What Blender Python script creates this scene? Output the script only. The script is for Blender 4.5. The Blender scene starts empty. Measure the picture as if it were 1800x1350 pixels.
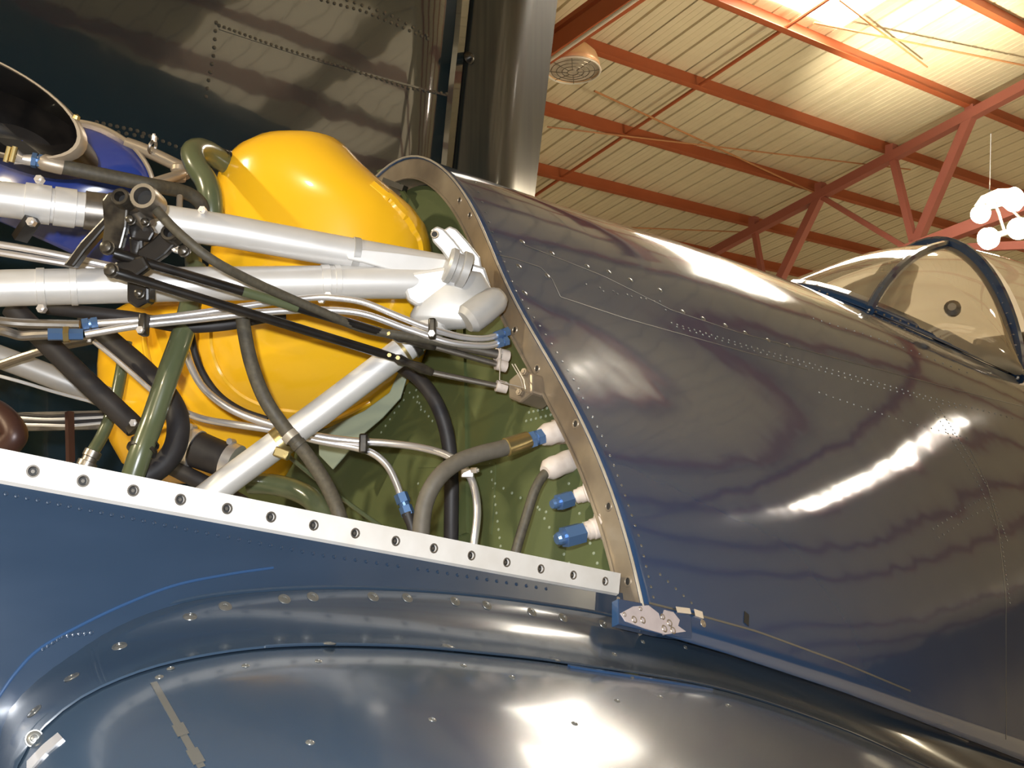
import bpy, bmesh, math, random
from mathutils import Vector, Matrix
from mathutils.bvhtree import BVHTree
random.seed(7)
R = math.radians
col = bpy.context.scene.collection
scene = bpy.context.scene
# ---------------------------------------------------------------- camera and frames
# Camera solved from the photograph: horizon from the purlins, fuselage axis from the cowl rail.
F = 1800.0
def ray(px, py): return Vector(((px-900)/F, -(py-675)/F, -1.0))
_th = math.atan(255/1800.0)
UPc = Vector((0, math.cos(_th), -math.sin(_th)))
XAc = Vector(((3200-900)/F, -(1432.456-675)/F, -1)).normalized()
YAc = UPc.cross(XAc).normalized(); ZAc = XAc.cross(YAc)
XWc = (XAc-UPc*XAc.dot(UPc)).normalized()
W = Matrix((XWc, YAc, UPc))                  # camera axes -> world axes
A = Matrix((XAc, YAc, ZAc))                  # camera axes -> aircraft axes
AW = W @ A.transposed()                      # aircraft -> world
CAM_A = A @ (-ray(1090, 1040)*1.35) + Vector((0, -.78, 0))
CAM = Vector((0, 0, 2.25))                   # photographer's lens, standing beside the wing root
def air(x, y, z): return CAM + AW @ (Vector((x, y, z)) - CAM_A)
def at(px, py, d): return CAM + W @ (ray(px, py)*d)
def on(px, py, ax, v):
    r = A @ ray(px, py); t = (v-CAM_A[ax])/r[ax]
    return CAM + AW @ (r*t)
def depth(p): return -(W.transposed() @ (p-CAM)).z

cd = bpy.data.cameras.new('camera'); cam = bpy.data.objects.new('camera', cd); col.objects.link(cam)
cam.matrix_world = Matrix.Translation(CAM) @ W.to_4x4()
cd.sensor_fit = 'HORIZONTAL'; cd.sensor_width = 36; cd.lens = 36.0*F/1800.0
cd.clip_start = .02; cd.clip_end = 300
scene.camera = cam
scene.view_settings.view_transform = 'Standard'; scene.view_settings.look = 'None'
scene.view_settings.gamma = 1; scene.view_settings.use_curve_mapping = False
scene.view_settings.exposure = 0.0
# ---------------------------------------------------------------- world and flash
wd = bpy.data.worlds.new('sky'); scene.world = wd; wd.use_nodes = True
wd.node_tree.nodes['Background'].inputs[0].default_value = (.75, .85, 1, 1)
wd.node_tree.nodes['Background'].inputs[1].default_value = 1.0
def light(name, kind, loc, power, color, **kw):
    ld = bpy.data.lights.new(name, kind); ld.energy = power; ld.color = color
    for k, v in kw.items(): setattr(ld, k, v)
    o = bpy.data.objects.new(name, ld); col.objects.link(o); o.location = loc
    return o
def aim(o, target): o.rotation_euler = (Vector(target)-o.location).to_track_quat('-Z', 'Y').to_euler()
FLASH = 33.0
fl = light('camera_flash', 'AREA', CAM + W @ Vector((-.05, .075, .01)), FLASH, (.93, .96, 1.0), shape='DISK', size=.035)
aim(fl, at(900, 640, 2.0))
# ---------------------------------------------------------------- materials
def mat(name, color, rough=.5, metal=0., coat=0., spec=.5, noise=None, bump=None, emit=None, coatr=.05, rvar=0):
    """noise=(scale, amount, colour2[, stretch]); bump=(scale, strength[, stretch])"""
    m = bpy.data.materials.new(name); m.use_nodes = True
    nt = m.node_tree; b = nt.nodes['Principled BSDF']
    b.inputs['Base Color'].default_value = (*color, 1); b.inputs['Roughness'].default_value = rough
    b.inputs['Metallic'].default_value = metal; b.inputs['Coat Weight'].default_value = coat
    b.inputs['Coat Roughness'].default_value = coatr; b.inputs['Specular IOR Level'].default_value = spec
    if emit:
        b.inputs['Emission Color'].default_value = (*emit[0], 1); b.inputs['Emission Strength'].default_value = emit[1]
    def tex(scale, stretch, detail=5):
        tc = nt.nodes.new('ShaderNodeTexCoord'); mp = nt.nodes.new('ShaderNodeMapping')
        mp.inputs['Scale'].default_value = stretch
        nz = nt.nodes.new('ShaderNodeTexNoise'); nz.inputs['Scale'].default_value = scale; nz.inputs['Detail'].default_value = detail
        nt.links.new(tc.outputs['Object'], mp.inputs[0]); nt.links.new(mp.outputs[0], nz.inputs['Vector'])
        return nz
    if noise:
        nz = tex(noise[0], noise[3] if len(noise) > 3 else (1, 1, 1))
        rp = nt.nodes.new('ShaderNodeValToRGB'); rp.color_ramp.elements[0].position = .5-noise[1]*.5; rp.color_ramp.elements[1].position = .5+noise[1]*.5
        rp.color_ramp.elements[0].color = (*color, 1); rp.color_ramp.elements[1].color = (*noise[2], 1)
        nt.links.new(nz.outputs[0], rp.inputs[0]); nt.links.new(rp.outputs[0], b.inputs['Base Color'])
        if rvar:
            mr = nt.nodes.new('ShaderNodeMapRange'); mr.inputs[3].default_value = rough; mr.inputs[4].default_value = rough+rvar
            nt.links.new(nz.outputs[0], mr.inputs[0]); nt.links.new(mr.outputs[0], b.inputs['Roughness'])
    if bump:
        nz = tex(bump[0], bump[2] if len(bump) > 2 else (1, 1, 1), 2.5)
        bp = nt.nodes.new('ShaderNodeBump'); bp.inputs['Strength'].default_value = bump[1]; bp.inputs['Distance'].default_value = .02
        nt.links.new(nz.outputs[0], bp.inputs['Height']); nt.links.new(bp.outputs[0], b.inputs['Normal'])
        nt.links.new(bp.outputs[0], b.inputs['Coat Normal'])
    return m
M = {}
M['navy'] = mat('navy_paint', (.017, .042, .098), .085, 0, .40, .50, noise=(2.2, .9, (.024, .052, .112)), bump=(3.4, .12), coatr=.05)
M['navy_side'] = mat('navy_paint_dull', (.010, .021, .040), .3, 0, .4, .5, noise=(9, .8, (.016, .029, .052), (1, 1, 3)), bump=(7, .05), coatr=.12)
M['navy_wing'] = mat('weathered_navy_paint', (.014, .026, .044), .22, 0, .5, .5, noise=(3.5, .8, (.024, .038, .058)), bump=(3, .05), coatr=.10)
M['fold'] = mat('folded_wing_paint', (.014, .030, .044), .10, 0, 1.0, .6, bump=(2.4, .12), coatr=.03)
M['flap'] = mat('flap_paint', (.014, .022, .028), .3, .1, .5, .5, noise=(5, .5, (.05, .055, .05), (9, 9, .35)), coatr=.13)  # pale stretched streaks in the colour imitate brushed reflections
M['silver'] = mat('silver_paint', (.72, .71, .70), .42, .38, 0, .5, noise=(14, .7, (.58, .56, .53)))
M['silver_shaded'] = mat('shaded_silver_paint', (.34, .33, .32), .45, .3)  # silver paint darkened to carry the shadow on the low left tube
M['silver2'] = mat('cast_fitting', (.46, .45, .44), .42, .35, 0, .5, noise=(30, .7, (.37, .36, .34)))
M['rail'] = mat('rail_paint', (.54, .52, .49), .42, .1, 0, .5, noise=(25, .45, (.46, .43, .39)))
M['chrome'] = mat('steel_pipe', (.70, .68, .68), .33, .8)
M['dullsteel'] = mat('dull_steel', (.32, .29, .26), .38, .9, noise=(60, .7, (.2, .18, .15)))
M['tank'] = mat('orange_paint', (.88, .50, .016), .24, 0, .5, .5, noise=(5, .9, (.80, .42, .013)), coatr=.08)
M['green'] = mat('zinc_green', (.058, .074, .026), .42, 0, .2, .5, noise=(5, .8, (.080, .098, .040)), coatr=.2)
M['greenpale'] = mat('pale_grey_green', (.21, .24, .17), .45, 0, .2)
M['olive'] = mat('olive_pipe_paint', (.078, .092, .044), .28, 0, .5, noise=(18, .6, (.094, .108, .055)), coatr=.12)
M['rubber'] = mat('black_rubber', (.013, .011, .012), .55, 0, 0, .4, noise=(40, .5, (.024, .021, .021)))
M['greyhose'] = mat('grey_brown_hose', (.105, .092, .072), .6, 0, 0, .35, noise=(90, .6, (.078, .068, .053)))
M['braid'] = mat('dark_braided_hose', (.042, .036, .027), .6, 0, 0, .4, noise=(160, .5, (.078, .068, .046)))
M['black'] = mat('black_paint', (.005, .0045, .0045), .34, 0, .3, .5, noise=(35, .3, (.014, .011, .009)))
M['blackmetal'] = mat('black_oily_metal', (.012, .010, .009), .30, .3, noise=(50, .3, (.06, .05, .036)))
M['blue'] = mat('blue_anodised', (.10, .19, .38), .32, .6)
M['brass'] = mat('gold_ferrule', (.42, .33, .15), .33, .9)
M['beigepipe'] = mat('beige_pipe', (.36, .30, .23), .4, .5)
M['tape'] = mat('white_seal_tape', (.56, .50, .45), .6, 0, noise=(60, .7, (.40, .33, .28)))
M['flange'] = mat('worn_bare_metal', (.34, .28, .20), .36, .45, noise=(9, .35, (.17, .135, .10)))
M['flange2'] = mat('chipped_edge', (.46, .42, .36), .42, .4, noise=(30, .5, (.33, .29, .23)))
M['patch'] = mat('pinkish_sealant', (.44, .38, .38), .55, 0, noise=(60, .5, (.36, .31, .31)))
M['rust'] = mat('red_brown_pipe', (.055, .024, .018), .4, .2)
M['hole'] = mat('dark_recess', (.012, .011, .010), .7)
M['brightblue'] = mat('bright_blue_paint', (.022, .045, .24), .2, 0, .8)
M['roof'] = mat('roof_sheet_paint', (.74, .68, .50), .5, 0, .0, .4, noise=(1.2, .9, (.66, .60, .44), (1, 6, 1)))
M['rib'] = M['roof']
M['red'] = mat('red_oxide_steel', (.42, .115, .045), .5, 0, 0, .4, noise=(3, .8, (.36, .092, .036)))
M['red2'] = mat('maroon_truss_steel', (.36, .125, .095), .5, 0, 0, .4)
M['rodm'] = mat('brace_rod', (.48, .23, .10), .5)
M['wall'] = mat('wall_sheet', (.36, .31, .23), .6)
M['darkdoor'] = mat('dark_door', (.03, .035, .05), .5)
M['concrete'] = mat('concrete_floor', (.46, .41, .33), .5, noise=(.6, .8, (.38, .34, .28)))
M['post'] = mat('dark_post', (.03, .03, .035), .5)
M['lampdome'] = mat('spun_copper_dome', (.88, .60, .36), .38, .45)
M['lampglass'] = mat('lamp_lens', (.66, .60, .52), .3, .1, .4)
M['white'] = mat('white_paint', (.75, .72, .66), .45)
M['bulb'] = mat('lit_bulb', (1, .95, .85), .3, emit=((1.0, .86, .62), 60))
M['skylight'] = mat('translucent_skylight', (.9, .9, .85), .4, emit=((1.0, .93, .80), 26))
M['fibreglass'] = mat('tan_fibreglass_skylight', (.7, .6, .42), .5, emit=((1.0, .82, .52), 1.25))
M['seat'] = mat('tan_cockpit', (.42, .33, .22), .6)
def glassmat():
    m = bpy.data.materials.new('canopy_glass'); m.use_nodes = True
    nt = m.node_tree; nt.nodes.remove(nt.nodes['Principled BSDF'])
    t = nt.nodes.new('ShaderNodeBsdfTransparent'); t.inputs[0].default_value = (.93, .90, .82, 1)
    g = nt.nodes.new('ShaderNodeBsdfGlossy'); g.inputs['Roughness'].default_value = .04; g.inputs[0].default_value = (1, 1, 1, 1)
    d = nt.nodes.new('ShaderNodeBsdfDiffuse'); d.inputs[0].default_value = (.66, .56, .40, 1)
    lw = nt.nodes.new('ShaderNodeFresnel'); lw.inputs[0].default_value = 1.5
    m1 = nt.nodes.new('ShaderNodeMixShader'); m1.inputs[0].default_value = .42  # tan diffuse share imitates the lamps' pale glare on the glass
    m2 = nt.nodes.new('ShaderNodeMixShader')
    nt.links.new(t.outputs[0], m1.inputs[1]); nt.links.new(d.outputs[0], m1.inputs[2])
    nt.links.new(lw.outputs[0], m2.inputs[0]); nt.links.new(m1.outputs[0], m2.inputs[1]); nt.links.new(g.outputs[0], m2.inputs[2])
    nt.links.new(m2.outputs[0], nt.nodes['Material Output'].inputs[0])
    return m
M['glass'] = glassmat()
# ---------------------------------------------------------------- mesh helpers (all points in world space)
class MB:
    def __init__(self): self.v = []; self.f = []
    def add(self, vs, fs):
        n = len(self.v); self.v += [Vector(p) for p in vs]; self.f += [tuple(i+n for i in q) for q in fs]; return self
    def grid(self, rows, close=False, wrap=False):
        n = len(self.v); m = len(rows[0])
        for r in rows: self.v += [Vector(p) for p in r]
        for i in range(len(rows)-1+(1 if wrap else 0)):
            i2 = (i+1) % len(rows)
            for j in range(m-1+(1 if close else 0)):
                j2 = (j+1) % m
                self.f.append((n+i*m+j, n+i*m+j2, n+i2*m+j2, n+i2*m+j))
        return self
    def box(self, c, ax, ay, az):
        c = Vector(c); vs = [c+ax*i+ay*j+az*k for i in (-1, 1) for j in (-1, 1) for k in (-1, 1)]
        return self.add(vs, [(0, 1, 3, 2), (4, 6, 7, 5), (0, 4, 5, 1), (2, 3, 7, 6), (0, 2, 6, 4), (1, 5, 7, 3)])
    def beam(self, a, b, w, h, up=Vector((0, 0, 1))):
        a, b = Vector(a), Vector(b); d = (b-a).normalized(); s = d.cross(up).normalized(); u = s.cross(d)
        return self.box((a+b)/2, (b-a)/2, s*w/2, u*h/2)
    def frame(self, d):
        d = d.normalized(); h = Vector((0, 0, 1)) if abs(d.z) < .9 else Vector((1, 0, 0))
        s = d.cross(h).normalized(); return s, s.cross(d)
    def tube(self, pts, r, seg=12, caps=True, rs=None):
        pts = [Vector(p) for p in pts]; rows = []; s = None
        for i, p in enumerate(pts):
            d = (pts[min(i+1, len(pts)-1)]-pts[max(i-1, 0)])
            if d.length < 1e-9: d = Vector((0, 0, 1))
            d.normalize()
            if s is None: s, u = self.frame(d)
            else:
                s = (s-d*s.dot(d)).normalized(); u = s.cross(d)
            rr = rs[i] if rs else r
            rows.append([p+(s*math.cos(2*math.pi*k/seg)+u*math.sin(2*math.pi*k/seg))*rr for k in range(seg)])
        n = len(self.v); self.grid(rows, close=True)
        if caps:
            self.f.append(tuple(n+k for k in range(seg))[::-1]); m = n+(len(rows)-1)*seg; self.f.append(tuple(m+k for k in range(seg)))
        return self
    def cyl(self, a, b, r, seg=16, r2=None, caps=True):
        return self.tube([a, b], r, seg, caps, [r, r if r2 is None else r2])
    def lathe(self, a, axis, prof, seg=20):
        """prof: (distance along axis, radius) pairs"""
        a = Vector(a); axis = axis.normalized(); return self.tube([a+axis*t for t, _ in prof] if False else [a+axis*(t+1e-6*i) for i, (t, _) in enumerate(prof)], 1, seg, True, [max(r, 1e-5) for _, r in prof]) if all(prof[i+1][0] >= prof[i][0] for i in range(len(prof)-1)) else self._lathe(a, axis, prof, seg)
    def _lathe(self, a, axis, prof, seg):
        s, u = self.frame(axis); rows = [[a+axis*t+(s*math.cos(2*math.pi*k/seg)+u*math.sin(2*math.pi*k/seg))*max(r, 1e-5) for k in range(seg)] for t, r in prof]
        return self.grid(rows, close=True)
    def torus(self, c, axis, R_, r, seg=24, sub=8, ey=1.0):
        s, u = self.frame(axis); c = Vector(c); a = axis.normalized(); rows = []
        for i in range(seg):
            t = 2*math.pi*i/seg; o = s*math.cos(t)+u*math.sin(t)
            rows.append([c+o*(R_+r*math.cos(2*math.pi*k/sub))+a*r*math.sin(2*math.pi*k/sub) for k in range(sub)])
        return self.grid(rows, close=True, wrap=True)
    def prism(self, poly, off):
        n = len(poly); vs = [Vector(p) for p in poly]+[Vector(p)+off for p in poly]
        fs = [tuple(range(n))[::-1], tuple(range(n, 2*n))]+[(i, (i+1) % n, n+(i+1) % n, n+i) for i in range(n)]
        return self.add(vs, fs)
    def dome(self, p, nrm, r, h, seg=7):
        s, u = self.frame(nrm); nrm = nrm.normalized(); p = Vector(p); n = len(self.v)
        for rr, hh in ((1, -.3), (.8, .6)):
            self.v += [p+(s*math.cos(2*math.pi*k/seg)+u*math.sin(2*math.pi*k/seg))*r*rr+nrm*h*hh for k in range(seg)]
        self.v.append(p+nrm*h)
        for k in range(seg):
            k2 = (k+1) % seg; self.f += [(n+k, n+k2, n+seg+k2, n+seg+k), (n+seg+k, n+seg+k2, n+2*seg)]
        return self
    def hexn(self, a, b, r): return self.cyl(a, b, r, 6)
    def build(self, name, m, parent=None, smooth=True, origin=None, ang=35, label=None, kind=None, bevel=0, sub=0, solid=0, facecam=False):
        me = bpy.data.meshes.new(name)
        if origin is None:
            origin = sum(self.v, Vector())/len(self.v)
        me.from_pydata([tuple(p-origin) for p in self.v], [], self.f); me.validate(); me.update()
        bm = bmesh.new(); bm.from_mesh(me); bmesh.ops.recalc_face_normals(bm, faces=bm.faces)
        if facecam and sum((f.normal*f.calc_area() for f in bm.faces), Vector()).dot(CAM-origin) < 0: bmesh.ops.reverse_faces(bm, faces=bm.faces)
        bm.to_mesh(me); bm.free()
        me.materials.append(M[m] if isinstance(m, str) else m)
        o = bpy.data.objects.new(name, me); col.objects.link(o)
        if smooth:
            for p in me.polygons: p.use_smooth = True
            me.set_sharp_from_angle(angle=R(ang))
        if bevel:
            b = o.modifiers.new('bevel', 'BEVEL'); b.width = bevel; b.segments = 2; b.limit_method = 'ANGLE'; b.harden_normals = False
        if sub:
            s = o.modifiers.new('sub', 'SUBSURF'); s.levels = sub; s.render_levels = sub
        if solid:
            s = o.modifiers.new('solid', 'SOLIDIFY'); s.thickness = solid; s.offset = -1
        place(o, origin, parent)
        if label: o['label'] = label
        if kind: o['kind'] = kind
        return o
ORI = {}
def place(o, origin, parent):
    ORI[o] = Vector(origin)
    if parent is not None:
        o.parent = parent; o.location = Vector(origin)-ORI[parent]
    else: o.location = origin
def thing(name, loc, label, cat, group=None, kind=None):
    e = bpy.data.objects.new(name, None); col.objects.link(e); e.empty_display_size = .1
    place(e, loc, None); return tag(e, label, cat, group, kind)
def tag(o, label, cat=None, group=None, kind=None):
    o['label'] = label
    if cat: o['category'] = cat
    if group: o['group'] = group
    if kind: o['kind'] = kind
    return o
def struct(o, label=None):
    o['kind'] = 'structure'
    if label: o['label'] = label
    return o
def spline(pts, n=7):
    """Catmull-Rom through points"""
    P = [Vector(p) for p in pts]
    if len(P) < 3: return P
    P = [P[0]*2-P[1]]+P+[P[-1]*2-P[-2]]; out = []
    for i in range(1, len(P)-2):
        a, b, c, d = P[i-1:i+3]
        for k in range(n):
            t = k/n
            out.append(.5*((2*b)+(c-a)*t+(2*a-5*b+4*c-d)*t*t+(3*b-a-3*c+d)*t**3))
    out.append(P[-2]); return out
def px(path, n=7): return spline([at(*p) for p in path], n)
def lerp1(tab, x):
    if x <= tab[0][0]: return tab[0][1]
    for (a, b), (c, d) in zip(tab, tab[1:]):
        if x <= c: return b+(d-b)*(x-a)/(c-a)
    return tab[-1][1]
def resample(pts, n):
    P = [Vector(p) for p in pts]; L = [0]
    for a, b in zip(P, P[1:]): L.append(L[-1]+(b-a).length)
    out = []; j = 0
    for i in range(n):
        t = L[-1]*i/(n-1)
        while j < len(P)-2 and L[j+1] < t: j += 1
        s = (t-L[j])/max(L[j+1]-L[j], 1e-9); out.append(P[j].lerp(P[j+1], min(max(s, 0), 1)))
    return out
TREES = {}
def tree(o):
    """ray-castable copy of a mesh object's surface in world space"""
    if o not in TREES:
        TREES[o] = BVHTree.FromPolygons([tuple(v.co+ORI[o]) for v in o.data.vertices], [tuple(p.vertices) for p in o.data.polygons])
    return TREES[o]
def hit(o, x, y):
    d = (W @ ray(x, y)).normalized(); loc, nr, _, _ = tree(o).ray_cast(CAM, d)
    if loc is None: return None, None
    if nr.dot(d) > 0: nr = -nr
    return loc, nr
def rivets(o, lines, r=.0022, h=.0012, name='rivet_rows', m=None, parent=None):
    """rows of small dome heads on the surface o along traced lines; each line = (points, count)"""
    mb = MB()
    for pts, n in lines:
        for p in resample([Vector((x, y, 0)) for x, y in pts], n):
            loc, nr = hit(o, p.x, p.y)
            if loc is not None: mb.dome(loc, nr, r, h)
    if mb.v: return mb.build(name, m or o.data.materials[0], parent or o, kind='stuff')
# lamp and skylight layout of the hangar (u along the purlins, v down the slope, n height)
LAMPW = 3600
LAMPS = [(-8, -9, 4.4), (4, -10, 4.2), (16, -9, 4.4), (-8, 2, 5.4), (31, -3.7, 5.4), (27, 3, 5.4)]
LAMPN = ['far behind the nose of the airplane', 'behind the photographer over the near wing', 'on the near slope past the canopy', 'ahead of the nose under the far slope', 'near the ridge at the tail end', 'over the tail under the far slope']
SKY = [(7.9, 2.85, 6.15, 1.5), (13.8, -.42, -.16, .95)]  # second panel is unseen, added and sized for the highlight on the fuselage
SKYB = [(5.6, .5, 4.2, 1.7), (7.9, .5, 2.6, 1.5), (8.2, 3.0, 5.2, 1.6), (10.4, .5, 4.4, 1.8), (13.2, 1.0, 4.4, 1.8)]
# ---------------------------------------------------------------- hangar frame: P along purlins, Q down the roof slope, N roof normal
Pc = Vector((2600/F, -255/F, -1)).normalized(); Qc = Vector((-1225/F, -535/F, -1)).normalized()
Qc = (Qc-Pc*Pc.dot(Qc)).normalized(); Nc = Pc.cross(Qc)
P_, Q_, N_ = W @ Pc, W @ Qc, W @ Nc
H = 6.3
def roof(u, v, n=H): return CAM+P_*u+Q_*v+N_*n
def onroof(x, y, n=H):
    r = W @ ray(x, y); return CAM+r*(n/N_.dot(r))
def onU(x, y, u):
    r = W @ ray(x, y); return CAM+r*(u/P_.dot(r))
def uv(p): q = p-CAM; return q.dot(P_), q.dot(Q_), q.dot(N_)
RM = Matrix((P_, Q_, N_)).transposed()
RIDGE, EAVE = -5.0, 19.0
Qr = Vector((-Q_.x, -Q_.y, Q_.z)).normalized()      # the other slope, falling away behind the photographer
Nr = P_.cross(-Qr); 
if Nr.z < 0: Nr = -Nr
ceiling = bpy.data.objects.new('ceiling', None); col.objects.link(ceiling); place(ceiling, roof(0, 0), None); struct(ceiling, 'beige ribbed metal hangar roof')
def sheet_mesh(length):
    prof = []
    for k in range(3):
        b = k*.305
        prof += [(b, 0), (b+.004, .05), (b+.030, .05), (b+.040, 0), (b+.110, 0), (b+.116, .004), (b+.128, .004), (b+.134, 0), (b+.200, 0), (b+.206, .004), (b+.218, .004), (b+.224, 0)]
    prof.append((.93, 0))
    me = bpy.data.meshes.new('roof_sheet'); n = len(prof)
    me.from_pydata([(x, y, z) for y in (0, length) for x, z in prof], [], [(i, i+1, n+i+1, n+i) for i in range(n-1)])
    me.materials.append(M['roof']); return me
sm = sheet_mesh(EAVE-RIDGE); rp = roof(0, RIDGE, H+.2)
SK = []                                              # skylight runs (u start, v0, v1)
Mb = Matrix((P_, Qr, -P_.cross(-Qr))).transposed()
for i in range(-26, 46):
    u = i*.915+.21
    o = bpy.data.objects.new('roof_sheet', sm); col.objects.link(o); o.parent = ceiling
    o.rotation_euler = RM.to_euler(); o.location = roof(u, RIDGE, H+.2)-ORI[ceiling]
# far slope behind the photographer
mbk = MB()
def back(u, t, n=.0): return roof(u, RIDGE, H+.2)+Qr*t+Vector((0, 0, n))
sm2 = bpy.data.meshes.new('roof_sheet'); prof = [(0, 0), (.018, .03), (.04, .03), (.058, 0), (.305, 0), (.323, .03), (.345, .03), (.363, 0), (.61, 0), (.628, .03), (.65, .03), (.668, 0), (.93, 0)]
sm2.from_pydata([(x, y, z) for y in (0, 22) for x, z in prof], [], [(i, i+1, len(prof)+i+1, len(prof)+i) for i in range(len(prof)-1)]); sm2.materials.append(M['roof'])
Rb = Matrix((P_, Qr, P_.cross(Qr))).transposed()
for i in range(-26, 46):
    o = bpy.data.objects.new('roof_sheet', sm2); col.objects.link(o); o.parent = ceiling
    o.rotation_euler = Rb.to_euler(); o.location = back(i*.915+.21, 0)-ORI[ceiling]
# skylight panels let into the roof
def skylight(u, v0, v1, w=.9, label='bright translucent skylight panel'):
    a = H+.185
    o = MB().prism([roof(u, v0, a), roof(u+w, v0, a), roof(u+w, v1, a), roof(u, v1, a)], N_*.01).build('skylight_panel', 'skylight', ceiling, smooth=False, label=label)
for u, v0, v1, w in SKY: skylight(u, v0, v1, w)
for u, t0, t1, w in SKYB:
    MB().prism([back(u, t0, -.03), back(u+w, t0, -.03), back(u+w, t1, -.03), back(u, t1, -.03)], Vector((0, 0, .01))).build('skylight_panel', 'fibreglass', ceiling, smooth=False, label='tan translucent skylight panel on the near slope')
# purlins
def csec(a, b, h, fl, up, t=.012):
    d = (b-a).normalized(); s = d.cross(up).normalized(); mb = MB(); L = (b-a)/2; c = (a+b)/2
    mb.box(c+up*h/2, L, s*t/2, up*h/2); mb.box(c+up*t/2+s*fl/2, L, s*fl/2, up*t/2); mb.box(c+up*(h-t/2)-s*fl/2, L, s*fl/2, up*t/2)
    return mb
names = {6.34: 'red oxide roof purlin nearest the bright skylight', 7.70: 'red oxide roof purlin passing behind the dome lamp', 9.07: 'red oxide roof purlin third down from the skylight', 10.5: 'lowest red oxide roof purlin that runs clear of the fuselage', 4.99: 'red oxide roof purlin at the top right corner'}
for v in (-3.2, -1.8, -.45, .9, 2.27, 3.63, 4.99, 6.34, 7.70, 9.07, 10.5, 11.86, 13.2, 14.6, 16):
    o = csec(roof(-22, v), roof(40, v), .2, .075, N_).build('trim_1', 'red', smooth=False); o.name = 'trim_%d' % (int(v*10)+50)
    struct(o, names.get(v, 'red oxide roof purlin'))
for t in range(1, 16):
    a, b = back(-22, t*1.4), back(40, t*1.4); o = csec(a-Vector((0, 0, .2)), b-Vector((0, 0, .2)), .2, .075, Vector((0, 0, 1))).build('trim_%d' % (300+t), 'red', smooth=False); struct(o, 'red oxide roof purlin on the other slope')
# trusses
U0 = 12.25
def bar(mb, pts, w, u): 
    q = [onU(x, y, u) for x, y in pts]; mb.beam(q[0], q[1], w, w, N_)
tr = thing('roof_truss', roof(U0, 8, 3), 'maroon steel roof truss above the cockpit canopy', None, kind='structure')
def part_bar(a, b, w, name):
    q, s = onU(*a, U0), onU(*b, U0); return MB().beam(q, s, w, w, N_).build(name, 'red2', tr, smooth=False)
pa, pb = onU(1442, 343, U0), onU(1705, 203, U0); dd = (pb-pa).normalized()
MB().beam(pa-dd*12, pb+dd*9, .13, .13, N_).build('top_chord', 'red2', tr, smooth=False)
for a, b in (((1325, 382), (1325, 405)), ((1442, 322), (1442, 345)), ((1567, 255), (1567, 280)), ((1707, 186), (1707, 205))): part_bar(a, b, .12, 'purlin_stub')
part_bar((1442, 345), (1345, 545), .12, 'web'); part_bar((1706, 205), (1612, 425), .12, 'web')
part_bar((1570, 278), (1606, 425), .09, 'web'); part_bar((1325, 398), (1345, 510), .08, 'web'); part_bar((1442, 345), (1600, 440), .07, 'web')
qa, qb = onU(1690, 405, U0-.4), onU(1830, 352, U0-.4); MB().beam(qa-(qb-qa)*1.2, qb+(qb-qa)*2, .15, .15, N_).build('bottom_chord', 'red2', tr, smooth=False)
qa, qb = onU(1760, 433, U0-.3), onU(1830, 430, U0-.3); MB().beam(qa-(qb-qa)*1.2, qb+(qb-qa)*2, .08, .1, N_).build('brace', 'red2', tr, smooth=False)
t2 = thing('roof_truss', roof(6.2, 5, 5.9), 'red roof beam at the top beside the dome lamp', None, kind='structure')
U1 = 6.2
a, b = onU(972, 86, U1), onU(1108, -8, U1); d2 = (b-a); MB().beam(a-d2*2.5, b+d2*3, .13, .2, N_).build('top_chord', 'red', t2, smooth=False)
a, b = onU(972, 58, U1), onU(1060, -6, U1); d2 = (b-a); MB().beam(a-d2*2.5, b+d2*3, .12, .05, N_).build('chord_flange', 'red', t2, smooth=False)
a, b = onU(970, 103, U1-.15), onU(1120, -2, U1-.15); d2 = (b-a); MB().cyl(a-d2*2.5, b+d2*3, .02, 8).build('conduit', 'white', t2, label='thin white conduit pipe')
# bracing rods
def rod(a, b, r, lab, n=H-.03, ext=0.0, m='rodm'):
    p, q = onroof(*a, n), onroof(*b, n); d = q-p
    o = MB().cyl(p-d*ext, q+d*ext, r, 8).build('brace_rod', m); tag(o, lab, 'rod', 'roof bracing rods')
rod((1045, 160), (1440, 343), .013, 'thin rusty brace rod slanting down from the dome lamp', ext=.0)
rod((962, 223), (1600, 298), .011, 'thin rusty brace rod crossing the third purlin almost level')
rod((1475, 0), (1630, 118), .011, 'thin rusty brace rod falling from the top through the sunlit roof patch')
rod((1430, 40), (1800, 115), .012, 'thin rusty brace rod running right from the bright skylight')
rod((1105, 400), (1310, 408), .011, 'faint brace rod low on the roof just above the fuselage')
rod((928, 352), (1400, 36), .022, 'straight red sag rod crossing all the purlins', n=H+.03, m='red', ext=.25)
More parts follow.
